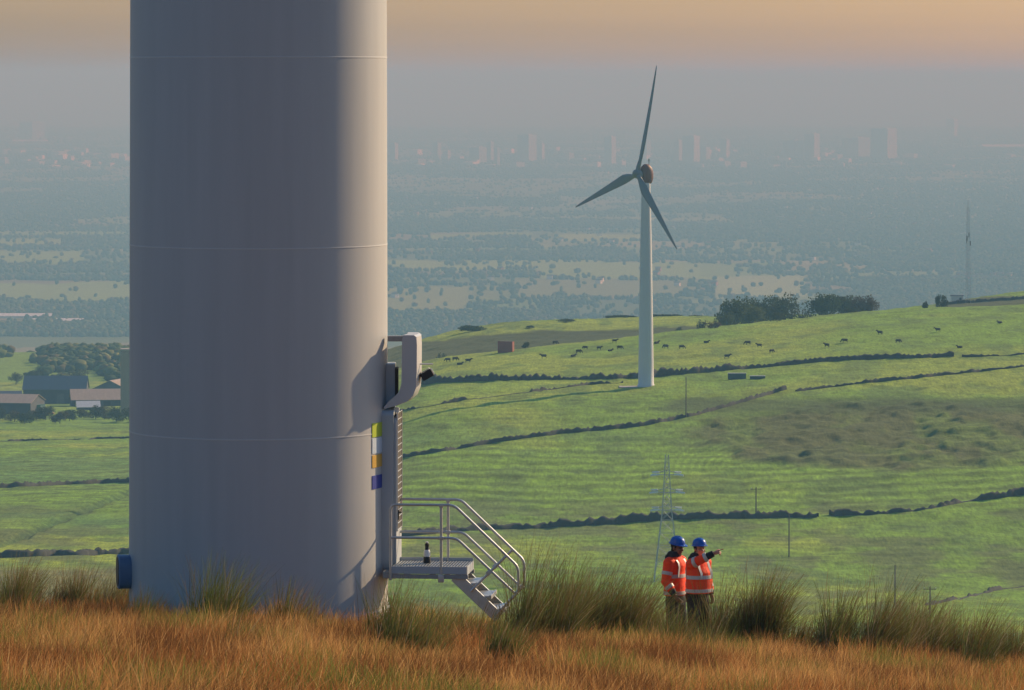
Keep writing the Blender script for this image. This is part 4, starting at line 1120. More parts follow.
# dense dark belts seen in the photograph
belt = (np.abs(row - (307 + 6 * np.sin(px / 60))) < 7) & (px < 130) | (np.abs(row - 268) < 4) & (px > 60) & (px < 130)
belt |= (row > 312) & (row < 334) & (px > 380) & (px < 560) & (vnoise(px / 14, row / 5, 104) > .3)
belt |= (row > 283) & (row < 303) & (px > 840) & (vnoise(px / 60, row / 12, 106) > .25)
keep |= belt & (rs.random(n) < .5)
x, d, row = x[keep], d[keep], row[keep]
mpp = d / F
near_ = row > 236
big = np.maximum(8, 2.6 * mpp)
Wd = big * (.7 + .7 * rs.random(len(x))); Ht = np.maximum(7, np.minimum(2.0 * mpp * 1.1, 22)) * (.7 + .6 * rs.random(len(x)))
TN = [(.065, .10, .04), (.11, .145, .05), (.045, .07, .035), (.17, .185, .065), (.13, .115, .055), (.05, .08, .035)]
print('plain trees', len(x), near_.sum())
blob_mass('woodland', x[near_], d[near_], Wd[near_], Ht[near_], 2, 'hazy woods and hedgerow trees filling the near part of the lowland plain', 1, TN)
blob_mass('woodland', x[~near_], d[~near_], Wd[~near_], Ht[~near_] * .8, 1, 'pale far woods and suburbs trees merging in haze toward the city', 2, TN)
# wood on the slope behind the farm
n = 5200
px = -60 + 330 * rs.random(n); d = 2350 + 900 * rs.random(n)
x = (px - 512) / F * d
kp = (vnoise(px / 18, d / 160, 111) > .36) & ~((px < 42) & (d > 2480) & (d < 3150) & (rs.random(n) < .97)) & ~((px < 30) & (d < 2480)) & ~((px > 66) & (px < 110) & (d < 2560))
x, d = x[kp], d[kp]
blob_mass('woodland', x, d, 5 + 5 * rs.random(len(x)), 3 + 3.5 * rs.random(len(x)), 2, 'dark wood on the slope behind the farm buildings', 3, TN)

# glasshouses, houses, city
def block(name, label, cat, group, px, row, wpx, hpx, dep, mw, rz=0, roof=None, rtype='flat', detail=0):
    d = plain_d(row); x = (px - 512) / F * d; z = h1(x, d); k = d / F
    t = empty(name, (x, d, z), label, cat, group, rz=R(rz))
    w, h = wpx * k, hpx * k
    m = MB(); m.box((0, 0, h / 2 - 2), (w, dep, h + 4)); 
    if detail and rtype == 'flat':
        m.box((w * .1, 0, h + 1.6), (w * .35, dep * .4, 3.4))
        for q_ in range(int(h // 9)): m.box((0, 0, 5 + q_ * 9), (w + .5, dep + .5, 1.2))
    m.build('wall', M[mw], t)
    if rtype == 'gable':
        hr = dep * (.07 if roof == 'glasshouse' else .32); e = .5
        m = MB(); m.loft([[(-w/2 - e, -dep/2 - e, h + .02), (-w/2 - e, dep/2 + e, h + .02), (-w/2 - e, 0, h + hr)], [(w/2 + e, -dep/2 - e, h + .02), (w/2 + e, dep/2 + e, h + .02), (w/2 + e, 0, h + hr)]])
        m.build('roof', M[roof or 'house_roof'], t)
        if detail:
            m = MB(); m.box((w * .3, 0, h + hr + .5), (1, 1, 2.2)); m.build('chimney', M['house_brick'], t)
    return t
block('glasshouse', 'long pale glasshouse roof on the plain, the longer one', 'glasshouse', 'glasshouses on the plain', 22, 318.5, 66, 2.2, 45, 'city_pale', 0, 'glasshouse', 'gable')
block('glasshouse', 'shorter pale glasshouse roof in front of the longer one', 'glasshouse', 'glasshouses on the plain', 58, 322.5, 50, 2.0, 40, 'city_pale', 0, 'glasshouse', 'gable')
GB = 'hazy city buildings'
CITY = [(394, 143, 160, 7, 'first slim hazy tower block just past the huge turbine'), (437, 143, 160, 7, 'slim tower block with sunlit pale flank, taller of a close pair'), (447, 151, 160, 6, 'shorter pale flanked block of the close pair'),
 (478, 147, 163, 14, 'broad low grey block in the middle of the skyline'), (490, 142, 162, 6, 'slim tower just past the broad low grey block'), (497, 147, 165, 5, 'narrow low block with sunlit side beside the slim tower'),
 (527, 135, 162, 16, 'broad tall city slab with flat top'), (541, 144, 161, 6, 'narrow sunlit block at the foot of the broad tall slab'), (568, 153, 160, 10, 'squat pale city block standing alone'),
 (610, 136, 163, 10, 'tall square city tower before the distant turbine blades'), (646, 140, 158, 8, 'city tower directly behind the turbine hub'), (678, 140, 161, 7, 'sunlit slim tower just past the turbine hub'), (691, 135, 162, 15, 'broad dark tower joined to the sunlit slim one'),
 (705, 147, 160, 9, 'low block at the foot of the broad dark tower'), (725, 139, 158, 8, 'faint slim tower in the haze by itself'), (793, 140, 158, 17, 'wide faint slab above the skyline trees'), (812, 133, 158, 13, 'taller faint tower beside the wide slab'),
 (856, 137, 157, 23, 'very wide faint slab in the far haze'), (884, 128, 159, 22, 'widest tall faint slab in the far haze'), (952, 119, 137, 10, 'lone distant tower high in the haze'), (32, 122, 139, 20, 'wide faint block by itself on the outer plain')]
for i, (px, r0, r1, w, lab) in enumerate(CITY):
    dd = plain_d(r1)
    block('tower_block', lab, 'tower block', GB, px, r1, w * .86, r1 - r0, w * .9 * dd / F, 'city', -28 - (i * 7) % 12, detail=1)
block('long_hall', 'long pale roofed hall at the far edge of the plain', 'hall', 'long pale halls', 1012, 149, 60, 2.2, 150, 'city_pale', 0, 'glasshouse', 'gable')
block('long_hall', 'long pale hall beyond the fields on the outer plain', 'hall', 'long pale halls', 30, 143, 34, 1.4, 120, 'city_pale', 0, 'glasshouse', 'gable')
rb = random.Random(21)
for i in range(95):
    px = rb.choice([rb.uniform(392, 730), rb.uniform(-20, 128), rb.uniform(700, 1024)]); rw = rb.uniform(150, 168)
    block('low_city_block', 'small hazy low rise block of the distant city', 'city block', 'low city blocks in the haze', px, rw, rb.uniform(3, 12), rb.uniform(1.5, 6), rb.uniform(25, 60), 'city_pale' if i % 3 == 0 else 'city', rb.uniform(-40, -10))
for i in range(110):
    if i < 22: px, rw, mt = 955 + i * 2.7, 278 + rb.uniform(-2.5, 3), 'house_brick'
    elif i < 55: px, rw, mt = rb.uniform(700, 1030), rb.uniform(215, 262), rb.choice(['house_pale', 'house_brick'])
    elif i < 80: px, rw, mt = rb.uniform(390, 720), rb.uniform(196, 300), rb.choice(['house_pale', 'house_brick'])
    else: px, rw, mt = rb.uniform(600, 1030), rb.uniform(170, 215), 'house_pale'
    kk = plain_d(rw) / F
    block('house', 'small brick or pale house among trees on the plain', 'house', 'houses scattered on the plain', px, rw, max(10, 3.0 * kk) / kk, max(6, 1.5 * kk) / kk, max(9, 2.6 * kk), mt, rb.uniform(-50, -10), None, 'gable')

# ------------------------------------------------------------------ foreground grass and rushes
def ribbons(P, Lh, W, lean, col0, col1, rs, seg=3, curl=.35):
    """bent tapering blades. P (n,3) roots, lean (n,2) horizontal tip offset as share of length"""
    n = len(P)
    ang = rs.random(n) * math.pi
    wx, wy = np.cos(ang) * W * .5, np.sin(ang) * W * .35
    V = np.zeros((n, seg + 1, 2, 3)); Cc = np.zeros((n, seg + 1, 2, 3))
    for k in range(seg + 1):
        t = k / seg
        bend = t ** (1 + 1.1)
        cx_ = P[:, 0] + lean[:, 0] * Lh * (t * (1 - curl) + bend * curl * 1.6)
        cy_ = P[:, 1] + lean[:, 1] * Lh * (t * (1 - curl) + bend * curl * 1.6)
        sag = np.sqrt(np.maximum(.15, 1 - (lean ** 2).sum(1)))
        cz_ = P[:, 2] + Lh * t * sag - Lh * .12 * bend * (np.abs(lean).sum(1))
        w = 1 - .85 * t ** 1.6
        for s_, sg in ((0, -1), (1, 1)):
            V[:, k, s_, 0] = cx_ + sg * wx * w; V[:, k, s_, 1] = cy_ + sg * wy * w; V[:, k, s_, 2] = cz_
            Cc[:, k, s_] = col0 * (1 - t) + col1 * t
    ids = np.arange(n * (seg + 1) * 2).reshape(n, seg + 1, 2)
    Fq = np.stack([ids[:, :-1, 0], ids[:, :-1, 1], ids[:, 1:, 1], ids[:, 1:, 0]], -1).reshape(-1, 4)
    return V.reshape(-1, 3), Fq, Cc.reshape(-1, 3)

rs = np.random.default_rng(8)
n = 330000
y = 38 + 39.5 * rs.random(n) ** .85; u = -1.18 + 2.36 * rs.random(n); x = u * (512 / F) * (y + 8)
dpatch = fbm(x / 1.3, y / 2.2, 121, 3)
kp = rs.random(n) < sstep(.22, .42, dpatch) * .85 + .15
x, y = x[kp], y[kp]; n = len(x)
# leave the tower foot and the men's standing places clear
kp = np.hypot(x - tc.x, y - tc.y) > 2.15
x, y = x[kp], y[kp]; n = len(x)
P = np.stack([x, y, H(x, y) - .02], -1)
patch = fbm(x / 2.4, y / 5, 122, 3); patch2 = fbm(x / 1.1, y / 3, 123, 3)
Lh = (.16 + .30 * rs.random(n)) * (.45 + 1.1 * fbm(x / 1.0, y / 2.0, 124, 3))
c_rust = np.array((.34, .155, .055)); c_gold = np.array((.48, .29, .11)); c_straw = np.array((.55, .38, .17)); c_green = np.array((.17, .20, .05)); c_dark = np.array((.17, .085, .035))
a = sstep(.38, .62, patch)[:, None]
c = c_rust * (1 - a) + c_gold * a
b = (rs.random((n, 1)) < .13); c = np.where(b, c_straw, c)
gm = (sstep(.54, .68, patch2)[:, None] * .8 > rs.random((n, 1))); c = np.where(gm, c_green, c)
dm = (sstep(.52, .32, patch2)[:, None] * .85 > rs.random((n, 1))); c = np.where(dm, c_dark, c)
c = c * (.95 + .5 * rs.random((n, 1))) * np.array((.93, .86, .80))
lean = np.stack([.22 + .42 * rs.normal(size=n) + .5 * (fbm(x / .7, y / 1.2, 126, 2) - .5), .3 * rs.normal(size=n)], -1); lean = np.clip(lean, -.8, .85)
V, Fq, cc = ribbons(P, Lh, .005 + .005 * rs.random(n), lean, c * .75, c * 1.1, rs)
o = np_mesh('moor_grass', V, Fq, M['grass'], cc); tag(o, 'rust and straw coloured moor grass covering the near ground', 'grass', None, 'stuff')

def near_at(px, row):
    return ground_at(px, row, 36, 77.5, 900)
def tussock(px, wpx, top, row, seed, label, brown=.35, pale=.08, dens=1.0, lean0=.20, name='rush_tussock'):
    rs = np.random.default_rng(seed)
    q = near_at(px, row); k = q.y / F
    if px < 130:
        d_ = 73.2 + (px * 7 % 10) * .16; q = Vector(((px - 512) / F * d_, d_, h1((px - 512) / F * d_, d_))); k = d_ / F; row = HR - q.z / d_ * F
    w = wpx * k; h = (row - top) * k
    n = int(760 * dens * max(.5, w / .8) * max(.6, h))
    r_ = np.sqrt(rs.random(n)) * w * .42; a = rs.random(n) * 2 * math.pi
    # a tussock is a few stools grown together
    ns = max(2, int(w / .28)); sx = (rs.random(ns) - .5) * w * .75; sy = (rs.random(ns) - .5) * w * .6; si = rs.integers(0, ns, n)
    x = sx[si] + .12 * rs.normal(size=n); y = sy[si] + .12 * rs.normal(size=n)
    hs = .40 + .6 * rs.random(ns); hs[rs.integers(0, ns)] = 1.0
    Lh = h * 1.5 * hs[si] * (.42 + .66 * rs.random(n) ** 1.3)
    gz = H(x + q.x, y + q.y) - q.z
    P = np.stack([x, y, gz - .03], -1)
    lean = np.stack([lean0 + (x / w) * .30 + .19 * rs.normal(size=n) + .12 * (rs.random(ns) - .3)[si], (y / w) * .35 + .13 * rs.normal(size=n)], -1)
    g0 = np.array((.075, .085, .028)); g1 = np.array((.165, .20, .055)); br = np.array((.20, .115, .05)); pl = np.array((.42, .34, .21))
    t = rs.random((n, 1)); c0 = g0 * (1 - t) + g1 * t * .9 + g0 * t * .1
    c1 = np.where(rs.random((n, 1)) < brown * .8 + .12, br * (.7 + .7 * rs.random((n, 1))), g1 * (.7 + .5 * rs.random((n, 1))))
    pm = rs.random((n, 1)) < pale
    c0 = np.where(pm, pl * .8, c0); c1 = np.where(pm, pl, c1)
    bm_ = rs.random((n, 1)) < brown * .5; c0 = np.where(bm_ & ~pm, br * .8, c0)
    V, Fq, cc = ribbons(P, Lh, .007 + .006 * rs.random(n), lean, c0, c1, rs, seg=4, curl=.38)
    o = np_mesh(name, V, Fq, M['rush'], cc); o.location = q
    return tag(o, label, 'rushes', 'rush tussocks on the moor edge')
RUSH = [(14, 52, 573, 624, .4, .12, 'brown rush tussock at the very edge of the picture, before the valley'), (48, 56, 578, 626, .4, .30, 'bleached rush tussock with white straw, second from the picture edge'), (84, 26, 577, 624, .7, .12, 'narrow brown rush plume leaning alone before the valley'),
 (118, 48, 584, 628, .45, .1, 'dark rush tussock under the round vent cowl'), (146, 40, 596, 630, .4, .1, 'low rush tussock just past the vent cowl at the tower foot'),
 (222, 62, 576, 632, .2, .05, 'dark green rush tussock leaning against the middle of the tower foot'), (218, 34, 618, 656, .2, .1, 'small green rush tuft in the grass below the tower foot tussock'), (284, 44, 590, 630, .6, .06, 'sparse brown rush tuft at the tower foot'), (320, 30, 604, 632, .5, .1, 'tiny rush tuft near the tower foot toward the steps'),
 (392, 62, 598, 652, .35, .06, 'tall loose rush tussock under the steel platform'), (405, 50, 604, 660, .3, .05, 'lower rush tussock in front of the platform tussock'), (455, 40, 612, 640, .4, .06, 'low rush tuft in the grass between platform and steps'),
 (498, 60, 626, 664, .25, .05, 'dense dark rush clump right in front of the step foot'), (538, 70, 571, 648, .35, .06, 'tall broad rush clump just past the handrails'), (566, 54, 574, 644, .4, .06, 'tall windblown rush clump next to the one past the handrails'),
 (606, 60, 590, 644, .45, .06, 'mid height rush tussock halfway between steps and workers'), (638, 54, 600, 646, .4, .14, 'rush tussock in front of the worker with lowered arms, toward the steps'), (666, 40, 618, 650, .4, .1, 'low rush tussock hiding the legs of the worker with lowered arms'), (694, 30, 632, 654, .4, .06, 'small rush tuft at the feet of the pointing worker'),
 (738, 62, 578, 642, .25, .05, 'big bushy rush tussock beside the pointing worker'), (764, 40, 578, 640, .55, .04, 'brown tipped rush tussock beyond the big bushy one'),
 (832, 50, 592, 652, .3, .06, 'broad green rush tussock below the first valley pole'), (858, 48, 582, 648, .4, .1, 'tallest rush tussock of the group below the valley poles'), (884, 44, 608, 656, .35, .22, 'rush tussock streaked with bleached stems'),
 (912, 56, 600, 660, .35, .16, 'wide rush tussock at the foot of the short crossarm pole'), (944, 44, 620, 666, .5, .06, 'brown rush tussock lower on the slope past the short pole'), (962, 40, 616, 676, .4, .06, 'drooping dark rush tussock low near the picture edge'), (992, 50, 628, 664, .45, .08, 'low brown rush tussock second from the lower picture edge'), (1018, 44, 632, 672, .4, .08, 'last rush tussock at the lower edge of the slope'),
 (684, 42, 614, 656, .4, .08, 'dense rush tuft in front of both workers, between their legs'), (708, 34, 622, 658, .4, .1, 'rush tuft hiding the shins of the pointing worker'), (588, 50, 582, 642, .4, .05, 'swept rush tussock behind the mid height one, toward the handrails'), (624, 50, 588, 640, .5, .1, 'brownish rush tussock filling the belt left of the workers'),
 (730, 36, 590, 648, .35, .12, 'rush tussock close against the pointing worker, with pale stems'), (798, 40, 612, 644, .6, .15, 'thin tawny rush tuft in the gap below the tall plain pole'), (818, 34, 606, 648, .4, .1, 'small olive rush tuft just before the broad green one'), (928, 50, 612, 662, .45, .1, 'ragged rush tussock between the wide one and the brown one'), (975, 44, 622, 668, .45, .1, 'ragged low rush tussock just past the drooping dark one'), (430, 44, 608, 648, .45, .08, 'sparse rush tussock under the outer end of the platform'),
 (476, 36, 612, 650, .4, .08, 'small rush tussock under the top of the steps'), (100, 40, 584, 626, .5, .15, 'tawny rush tussock between the leaning plume and the vent cowl'), (30, 40, 580, 624, .3, .2, 'pale flecked rush tussock filling between the two edge tussocks')]
for i, (px, w, top, row, br, pl, lab) in enumerate(RUSH):
    tussock(px, w, top, row, 900 + i, lab, br, pl, dens=2.1 if px < 130 else 1.3)

# ------------------------------------------------------------------ people
def bez(pts, n=8):
    return pts
def finger(m, base, d, nrm, lens, rads, curl):
    """chain of phalanges bending toward nrm"""
    p = Vector(base); d = Vector(d).normalized(); pts = [p.copy()]
    for k, l in enumerate(lens):
        ax = d.cross(nrm).normalized()
        d = Matrix.Rotation(R(curl[k]), 3, ax) @ d
        p = p + d * l; pts.append(p.copy())
    m.capsule(pts, rads, 8)
def hand(m, wrist, d, nrm, side, pose):
    """d: along the hand, nrm: palm facing; side: unit vector to the thumb side"""
    wrist, d, nrm, side = (Vector(v).normalized() if i else Vector(v) for i, v in enumerate((wrist, d, nrm, side)))
    side = (side - d * side.dot(d)).normalized(); nrm = (nrm - d * nrm.dot(d) - side * nrm.dot(side)).normalized()
    Mx = Matrix((side, d, nrm)).transposed()
    m.ball(wrist + d * .052, (.042, .056, .017), 14, 9, Mx @ Matrix.Rotation(R(90), 3, 'X') @ Matrix.Rotation(R(-90), 3, 'X'))
    m.capsule([wrist - d * .03, wrist + d * .03], [.028, .027], 10)
    L_ = [.078, .086, .080, .062]
    for k in range(4):
        off = .031 - .0205 * k
        b = wrist + d * (.095 - .004 * abs(k - 1)) + side * off
        if pose == 'point': cu = (4, 4, 4) if k == 0 else (62, 78, 50)
        else: cu = (18 + 3 * k, 24, 18)
        l = L_[k]
        finger(m, b, d + side * (.09 * (1.5 - k) * .6), nrm, (l * .48, l * .3, l * .24), [.0095, .009, .0085, .0075], cu)
    finger(m, wrist + d * .03 + side * .03, d * .75 + side * .65 + nrm * .2, nrm, (.04, .034, .026), [.0125, .011, .010, .008], (10, 18, 12))

def person(label, loc, facing, k, skin, hem, hat_tilt, head_yaw, rarm, larm, rpose, stout, head_drop=0.0, legs=.06):
    """local frame: +X forward, +Y to the figure's left"""
    root = empty('person', loc, label, 'person', 'workers on the moor edge', rz=R(facing)); root.scale = (k, k, k)
    hy = Matrix.Rotation(R(head_yaw), 3, 'Z') @ Matrix.Rotation(R(head_drop), 3, 'Y')
    hc = Vector((.035, 0, 1.665))
    m = MB()
    # trunk, neck, head
    m.ell_loft([((0, 0, .84), .12, .16), ((0, 0, .95), .13, .175), ((0, 0, 1.1), .115 * stout, .155 * stout), ((0, 0, 1.3), .125, .175), ((0, 0, 1.42), .11, .175), ((0, 0, 1.48), .075, .10), ((.005, 0, 1.51), .056, .06)])
    m.capsule([(.0, 0, 1.44), (.02, 0, 1.60)], [.062, .056], 14)
    hp = lambda x, y_, z: hc + hy @ Vector((x, y_, z))
    m.ball(hp(-.012, 0, .03), (.098, .078, .10), 20, 14, hy)
    m.ball(hp(.032, 0, -.035), (.066, .060, .085), 18, 12, hy)
    m.ball(hp(.062, 0, -.096), (.030, .032, .024), 12, 8, hy)                       # chin
    m.capsule([hp(.088, 0, .012), hp(.112, 0, -.03)], [.011, .016], 8)                # nose
    m.capsule([hp(.086, -.02, -.062), hp(.094, 0, -.062), hp(.086, .02, -.062)], [.008, .0095, .008], 8)   # lips
    m.capsule([hp(.082, -.042, .030), hp(.094, -.015, .032), hp(.094, .015, .032), hp(.082, .042, .030)], .010, 8)  # brow
    for s_ in (-1, 1):
        m.ball(hp(.068, s_ * .042, -.02), (.026, .022, .022), 10, 8)
        m.ball(hp(-.008, s_ * .080, -.012), (.018, .011, .032), 10, 8, hy)
    # legs
    for s_ in (-1, 1):
        m.capsule([(0, s_ * .10, .88), (.02 + s_ * legs * .3, s_ * .115, .48), (-.02 + s_ * legs, s_ * .12, .10)], [.088, .062, .045], 14)
        m.capsule([(-.04 + s_ * legs, s_ * .12, .05), (.12 + s_ * legs, s_ * .135, .035)], [.045, .034], 10)
    # arms
    for arm in (rarm, larm):
        m.capsule([arm['sh'], arm['el'], arm['wr']], [.056, .044, .030], 12)
    for arm, po in ((rarm, rpose), (larm, 'rest')):
        d_ = (Vector(arm['wr']) - Vector(arm['el'])).normalized()
        hand(m, Vector(arm['wr']), arm.get('hd', d_), arm['palm'], arm['thumb'], po)
    body = mesh_obj('body', remeshed(m, .0055, 2), skin, root)
    # face details
    for s_ in (-1, 1):
        MB().ball(hp(.086, s_ * .031, .008), (.009, .012, .006), 10, 8, hy).build('eye', M['eye'], root, smooth=180)
    mh = MB(); mh.ball(hp(-.028, 0, .030), (.094, .084, .092), 18, 12, hy); mh.ball(hp(-.06, 0, -.05), (.045, .066, .05), 14, 9, hy)
    for s_ in (-1, 1): mh.ball(hp(.012, s_ * .072, .02), (.022, .012, .03), 10, 8, hy)
    mesh_obj('hair', remeshed(mh, .008, 2), M['hair'], root)
    # trousers
    m = MB()
    m.ell_loft([((0, 0, .74), .125, .17), ((0, 0, .86), .145, .195), ((0, 0, .98), .145 * stout, .19 * stout), ((0, 0, 1.02), .14, .185)])
    for s_ in (-1, 1):
        m.capsule([(0, s_ * .095, .84), (.02 + s_ * legs * .3, s_ * .115, .48), (-.015 + s_ * legs, s_ * .12, .13)], [.118, .096, .082], 16)
    mesh_obj('trousers', remeshed(m, .010, 3), M['charcoal'] if stout > 1.05 else M['navy'], root)
    for s_ in (-1, 1):
        m = MB(); m.capsule([(-.05 + s_ * legs, s_ * .12, .065), (.10 + s_ * legs, s_ * .138, .055), (.15 + s_ * legs, s_ * .142, .045)], [.062, .055, .045], 12); m.capsule([(-.03 + s_ * legs, s_ * .12, .06), (-.03 + s_ * legs, s_ * .12, .2)], [.06, .058], 12)
        mesh_obj('boot', remeshed(m, .010, 2), M['boot'], root)
    # jacket
    q = stout
    TS = [(hem, .172 * q, .215 * q), (hem + .035, .178 * q, .222 * q), (1.03, .174 * q, .215 * q), (1.14, .172 * q, .218 * q), (1.28, .168 * q, .225), (1.38, .155, .225), (1.45, .128, .20), (1.50, .095, .13), (1.525, .08, .098)]
    m = MB(); m.ell_loft([((.012 * (q - 1) * 20 if z < 1.3 else 0, 0, z), a, b) for z, a, b in TS], 32)
    for arm in (rarm, larm):
        sh, el, wr = Vector(arm['sh']), Vector(arm['el']), Vector(arm['wr'])
        cut = el + (wr - el) * arm.get('cut', .62)
        m.capsule([sh + Vector((0, -.03 if sh.y > 0 else .03, 0)), sh, el, cut], [.10, .093, .078, .070], 16)
    jk = mesh_obj('jacket', remeshed(m, .010, 4), M['hivis'], root)
    for arm in (rarm, larm):
        el, wr = Vector(arm['el']), Vector(arm['wr']); cut = el + (wr - el) * (arm.get('cut', .62) - .03)
        m = MB(); m.tube([cut, wr - (wr - el).normalized() * .005], [.066, .052], 16); m.build('cuff', M['navy'], jk, smooth=50)
    m = MB()       # dark hood and collar
    m.ell_loft([((-.02, 0, 1.47), .10, .125), ((-.015, 0, 1.52), .10, .115), ((-.005, 0, 1.57), .092, .10), ((0, 0, 1.60), .085, .092)], 28)
    m.ball((-.10, 0, 1.50), (.075, .12, .065)); m.ball((-.075, 0, 1.555), (.06, .10, .05))
    mesh_obj('hood', remeshed(m, .009, 3), M['navy'], jk)
    def tsec(z):
        zs = [t_[0] for t_ in TS]
        return float(np.interp(z, zs, [t_[1] for t_ in TS])), float(np.interp(z, zs, [t_[2] for t_ in TS])), float(np.interp(z, zs, [(.012 * (q - 1) * 20 if t_[0] < 1.3 else 0) for t_ in TS]))
    def band(z0, z1):
        mm_ = MB(); secs = []
        for z in (z0, (z0 + z1) / 2, z1):
            a, b, ox = tsec(z); secs.append([(ox + (a + .006) * math.cos(2 * math.pi * i / 40), (b + .006) * math.sin(2 * math.pi * i / 40), z) for i in range(40)])
        mm_.loft(secs); return mm_
    band(hem + .02, hem + .075).build('reflective_band', M['reflect'], jk, smooth=50)
    band(1.185, 1.243).build('reflective_band', M['reflect'], jk, smooth=50)
    for s_ in (-1, 1):        # braces over the shoulders, front and back
        m = MB()
        for fr in (1, -1):
            secs = []
            for z in (1.20, 1.28, 1.36, 1.43, 1.475):
                a, b, ox = tsec(z); yv = s_ * .115; ex = (a + .008) * math.sqrt(max(.05, 1 - (yv / b) ** 2)) * fr + ox
                secs.append([(ex, yv - .024, z), (ex + .006 * fr, yv - .024, z), (ex + .006 * fr, yv + .024, z), (ex, yv + .024, z)])
            m.loft(secs)
        m.build('reflective_band', M['reflect'], jk, smooth=50)
    for arm in (rarm, larm):
        sh, el, wr = Vector(arm['sh']), Vector(arm['el']), Vector(arm['wr'])
        for a, b, t, r_ in ((sh, el, .55, .090), (el, wr, .42, .0785)):
            c = a + (b - a) * t; u = (b - a).normalized()
            MB().tube([c - u * .028, c + u * .028], [r_, r_ - .002], 20).build('reflective_band', M['reflect'], jk, smooth=50)
    # helmet
    m = MB(); HM = hy @ Matrix.Rotation(R(hat_tilt), 3, 'Y')
    hb = hc + hy @ Vector((-.006, 0, .062))
    secs = []
    for z, r_ in ((-.006, 1.0), (.02, 1.0), (.05, .96), (.08, .84), (.10, .66), (.113, .42), (.118, .12)):
        secs.append([hb + HM @ Vector((.130 * r_ * math.cos(2 * math.pi * i / 32), .110 * r_ * math.sin(2 * math.pi * i / 32), z)) for i in range(32)])
    m.loft(secs); hel = m.build('helmet', M['helmet'], root, smooth=50)
    m = MB(); secs = []
    for z, e in ((-.014, .006), (-.010, .018), (-.002, .018), (.004, .004)):
        secs.append([hb + HM @ Vector(((.130 + e + (.045 if math.cos(2 * math.pi * i / 32) > 0 else 0) * max(0, math.cos(2 * math.pi * i / 32)) ** 1.3) * math.cos(2 * math.pi * i / 32), (.110 + e) * math.sin(2 * math.pi * i / 32), z)) for i in range(32)])
    m.loft(secs); m.build('brim', M['helmet'], hel, smooth=50)
    m = MB()
    for yv in (-.03, 0, .03):
        m.tube([hb + HM @ Vector((x, yv, .004 + .116 * math.sqrt(max(0, 1 - (x / .13) ** 2 - (yv / .11) ** 2)))) for x in np.linspace(-.115, .115, 13)], .006, 6)
    m.build('ridge', M['helmet'], hel, smooth=60)
    return root
def stand(px, d):
    x = (px - 512) / F * d
    return Vector((x, d, h1(x, d)))
arm_rest_r = dict(sh=(-.01, -.20, 1.425), el=(-.03, -.265, 1.14), wr=(.13, -.25, .93), palm=(0, 1, 0), thumb=(1, 0, .3))
arm_rest_l = dict(sh=(-.01, .20, 1.425), el=(-.04, .255, 1.14), wr=(.06, .245, .90), palm=(0, -1, 0), thumb=(1, 0, .2))
person('standing worker in orange reflective jacket and blue helmet with both arms lowered', stand(675.5, 74.0), -32, 1.03, M['skin_a'], .895, 4, -8, dict(arm_rest_r, cut=.55), dict(arm_rest_l), 'rest', .93, head_drop=6)
arm_point = dict(sh=(.03, -.19, 1.43), el=(.19, -.15, 1.50), wr=(.37, .0, 1.62), hd=(.8, .5, .28), palm=(-.3, .3, -1), thumb=(-.4, .5, .8), cut=.30)
person('stout worker in orange jacket and blue helmet pointing with one outstretched arm', stand(698, 73.6), -48, 1.0, M['skin_b'], .945, -3, -14, arm_point, dict(arm_rest_l), 'point', 1.12, head_drop=0, legs=.03)

# ------------------------------------------------------------------ haze, sky, sun, camera
m = bpy.data.materials.new('haze_air'); m.use_nodes = True; nt = m.node_tree; nt.nodes.clear()
out = N(nt, 'ShaderNodeOutputMaterial'); pv = N(nt, 'ShaderNodeVolumePrincipled')
pv.inputs['Color'].default_value = (0.28, 0.60, 0.80, 1)
pv.inputs['Absorption Color'].default_value = (0.55, 0.14, 0.0, 1)
pv.inputs['Density'].default_value = 0.00017
pv.inputs['Anisotropy'].default_value = 0.0
nt.links.new(pv.outputs[0], out.inputs['Volume'])
b = MB(); x0, x1, y0, y1, z0, z1 = -20000, 20000, -300, 66000, -383, 42.0
b.box(((x0 + x1) / 2, (y0 + y1) / 2, (z0 + z1) / 2), (x1 - x0, y1 - y0, z1 - z0))
tag(b.build('haze', m), 'bluish evening haze filling the air over the plain', 'haze', None, 'stuff')

SUN_EL, SUN_AZ = 27.0, 51.0
w = bpy.data.worlds.new('World'); scene.world = w; w.use_nodes = True; nt = w.node_tree
bg = nt.nodes['Background']
sk = N(nt, 'ShaderNodeTexSky', sky_type='NISHITA'); sk.sun_disc = False
sk.sun_elevation = R(SUN_EL); sk.sun_rotation = R(SUN_AZ); sk.altitude = 400; sk.air_density = 1.2; sk.dust_density = 2.5; sk.ozone_density = 1.5
ge = N(nt, 'ShaderNodeNewGeometry'); sx = N(nt, 'ShaderNodeSeparateXYZ'); nt.links.new(ge.outputs['Incoming'], sx.inputs[0])
tc_ = N(nt, 'ShaderNodeTexCoord'); nt.links.new(tc_.outputs['Generated'], sx.inputs[0])
rp = N(nt, 'ShaderNodeValToRGB'); rp.color_ramp.elements[0].position = 0.0; rp.color_ramp.elements[0].color = (.98, .86, .74, 1)
rp.color_ramp.elements[1].position = .16; rp.color_ramp.elements[1].color = (.42, .68, .95, 1)
e = rp.color_ramp.elements.new(.05); e.color = (.86, .75, .63, 1)
nt.links.new(sx.outputs['Z'], rp.inputs[0])
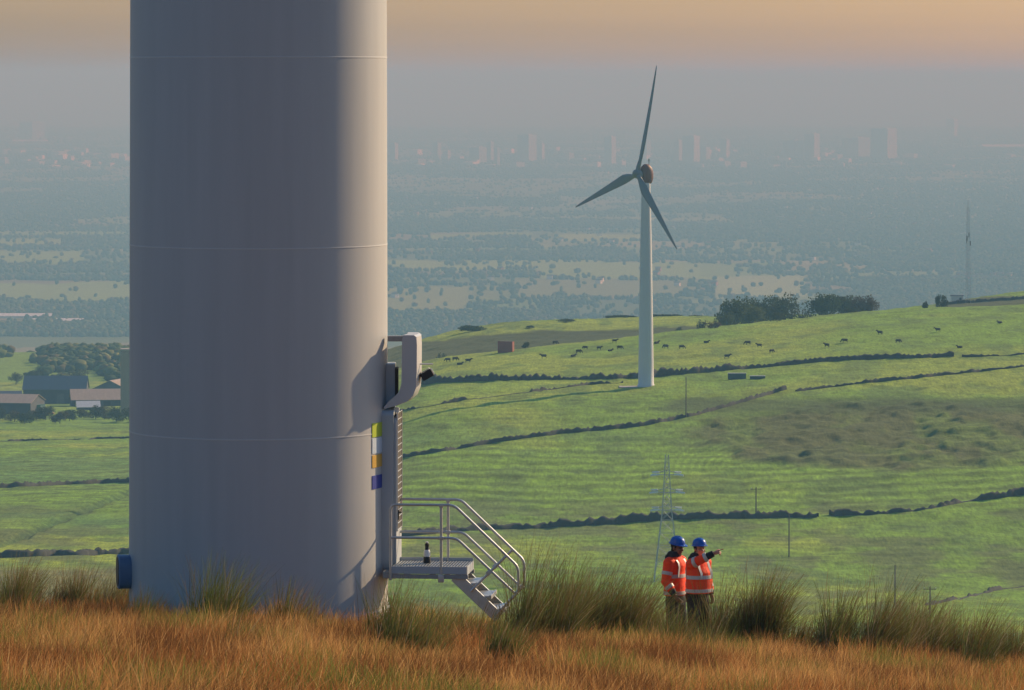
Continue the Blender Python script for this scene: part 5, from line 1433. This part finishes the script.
mx = N(nt, 'ShaderNodeMix', data_type='RGBA', blend_type='MULTIPLY'); mx.inputs['Factor'].default_value = 1
nt.links.new(sk.outputs[0], mx.inputs['A']); nt.links.new(rp.outputs[0], mx.inputs['B']); mpw = N(nt, 'ShaderNodeMapping'); mpw.inputs['Scale'].default_value = (6, 6, 160); nt.links.new(tc_.outputs['Generated'], mpw.inputs[0])
nw = N(nt, 'ShaderNodeTexNoise'); nw.inputs['Scale'].default_value = 1.0; nw.inputs['Detail'].default_value = 4; nt.links.new(mpw.outputs[0], nw.inputs['Vector'])
mw_ = N(nt, 'ShaderNodeMapRange'); mw_.inputs['To Min'].default_value = .88; mw_.inputs['To Max'].default_value = 1.1; nt.links.new(nw.outputs['Fac'], mw_.inputs['Value'])
vs_ = N(nt, 'ShaderNodeVectorMath', operation='SCALE'); nt.links.new(mx.outputs['Result'], vs_.inputs[0]); nt.links.new(mw_.outputs[0], vs_.inputs['Scale'])
nt.links.new(vs_.outputs[0], bg.inputs['Color'])
bg.inputs['Strength'].default_value = 0.1

sd = bpy.data.lights.new('sun', 'SUN'); sd.energy = 4.4; sd.angle = R(0.5); sd.color = (1.0, .72, .42)
so = bpy.data.objects.new('sun', sd); COL.objects.link(so)
sv = Vector((math.sin(R(SUN_AZ)) * math.cos(R(SUN_EL)), math.cos(R(SUN_AZ)) * math.cos(R(SUN_EL)), math.sin(R(SUN_EL))))
so.rotation_euler = (-sv).to_track_quat('-Z', 'Y').to_euler()

cd = bpy.data.cameras.new('camera'); co = bpy.data.objects.new('camera', cd); COL.objects.link(co)
co.location = (0, 0, 0); co.rotation_euler = (R(90), 0, 0)
cd.sensor_width = 36; cd.lens = 36 * F / 1024; cd.shift_y = -(345 - HR) / 1024.0
cd.clip_start = 0.5; cd.clip_end = 100000
scene.camera = co
scene.view_settings.view_transform = 'Standard'; scene.view_settings.look = 'None'; scene.view_settings.exposure = 0.35; scene.view_settings.gamma = 1
scene.cycles.volume_bounces = 0
scene.cycles.max_bounces = 6; scene.cycles.transparent_max_bounces = 4
scene.cycles.use_denoising = True
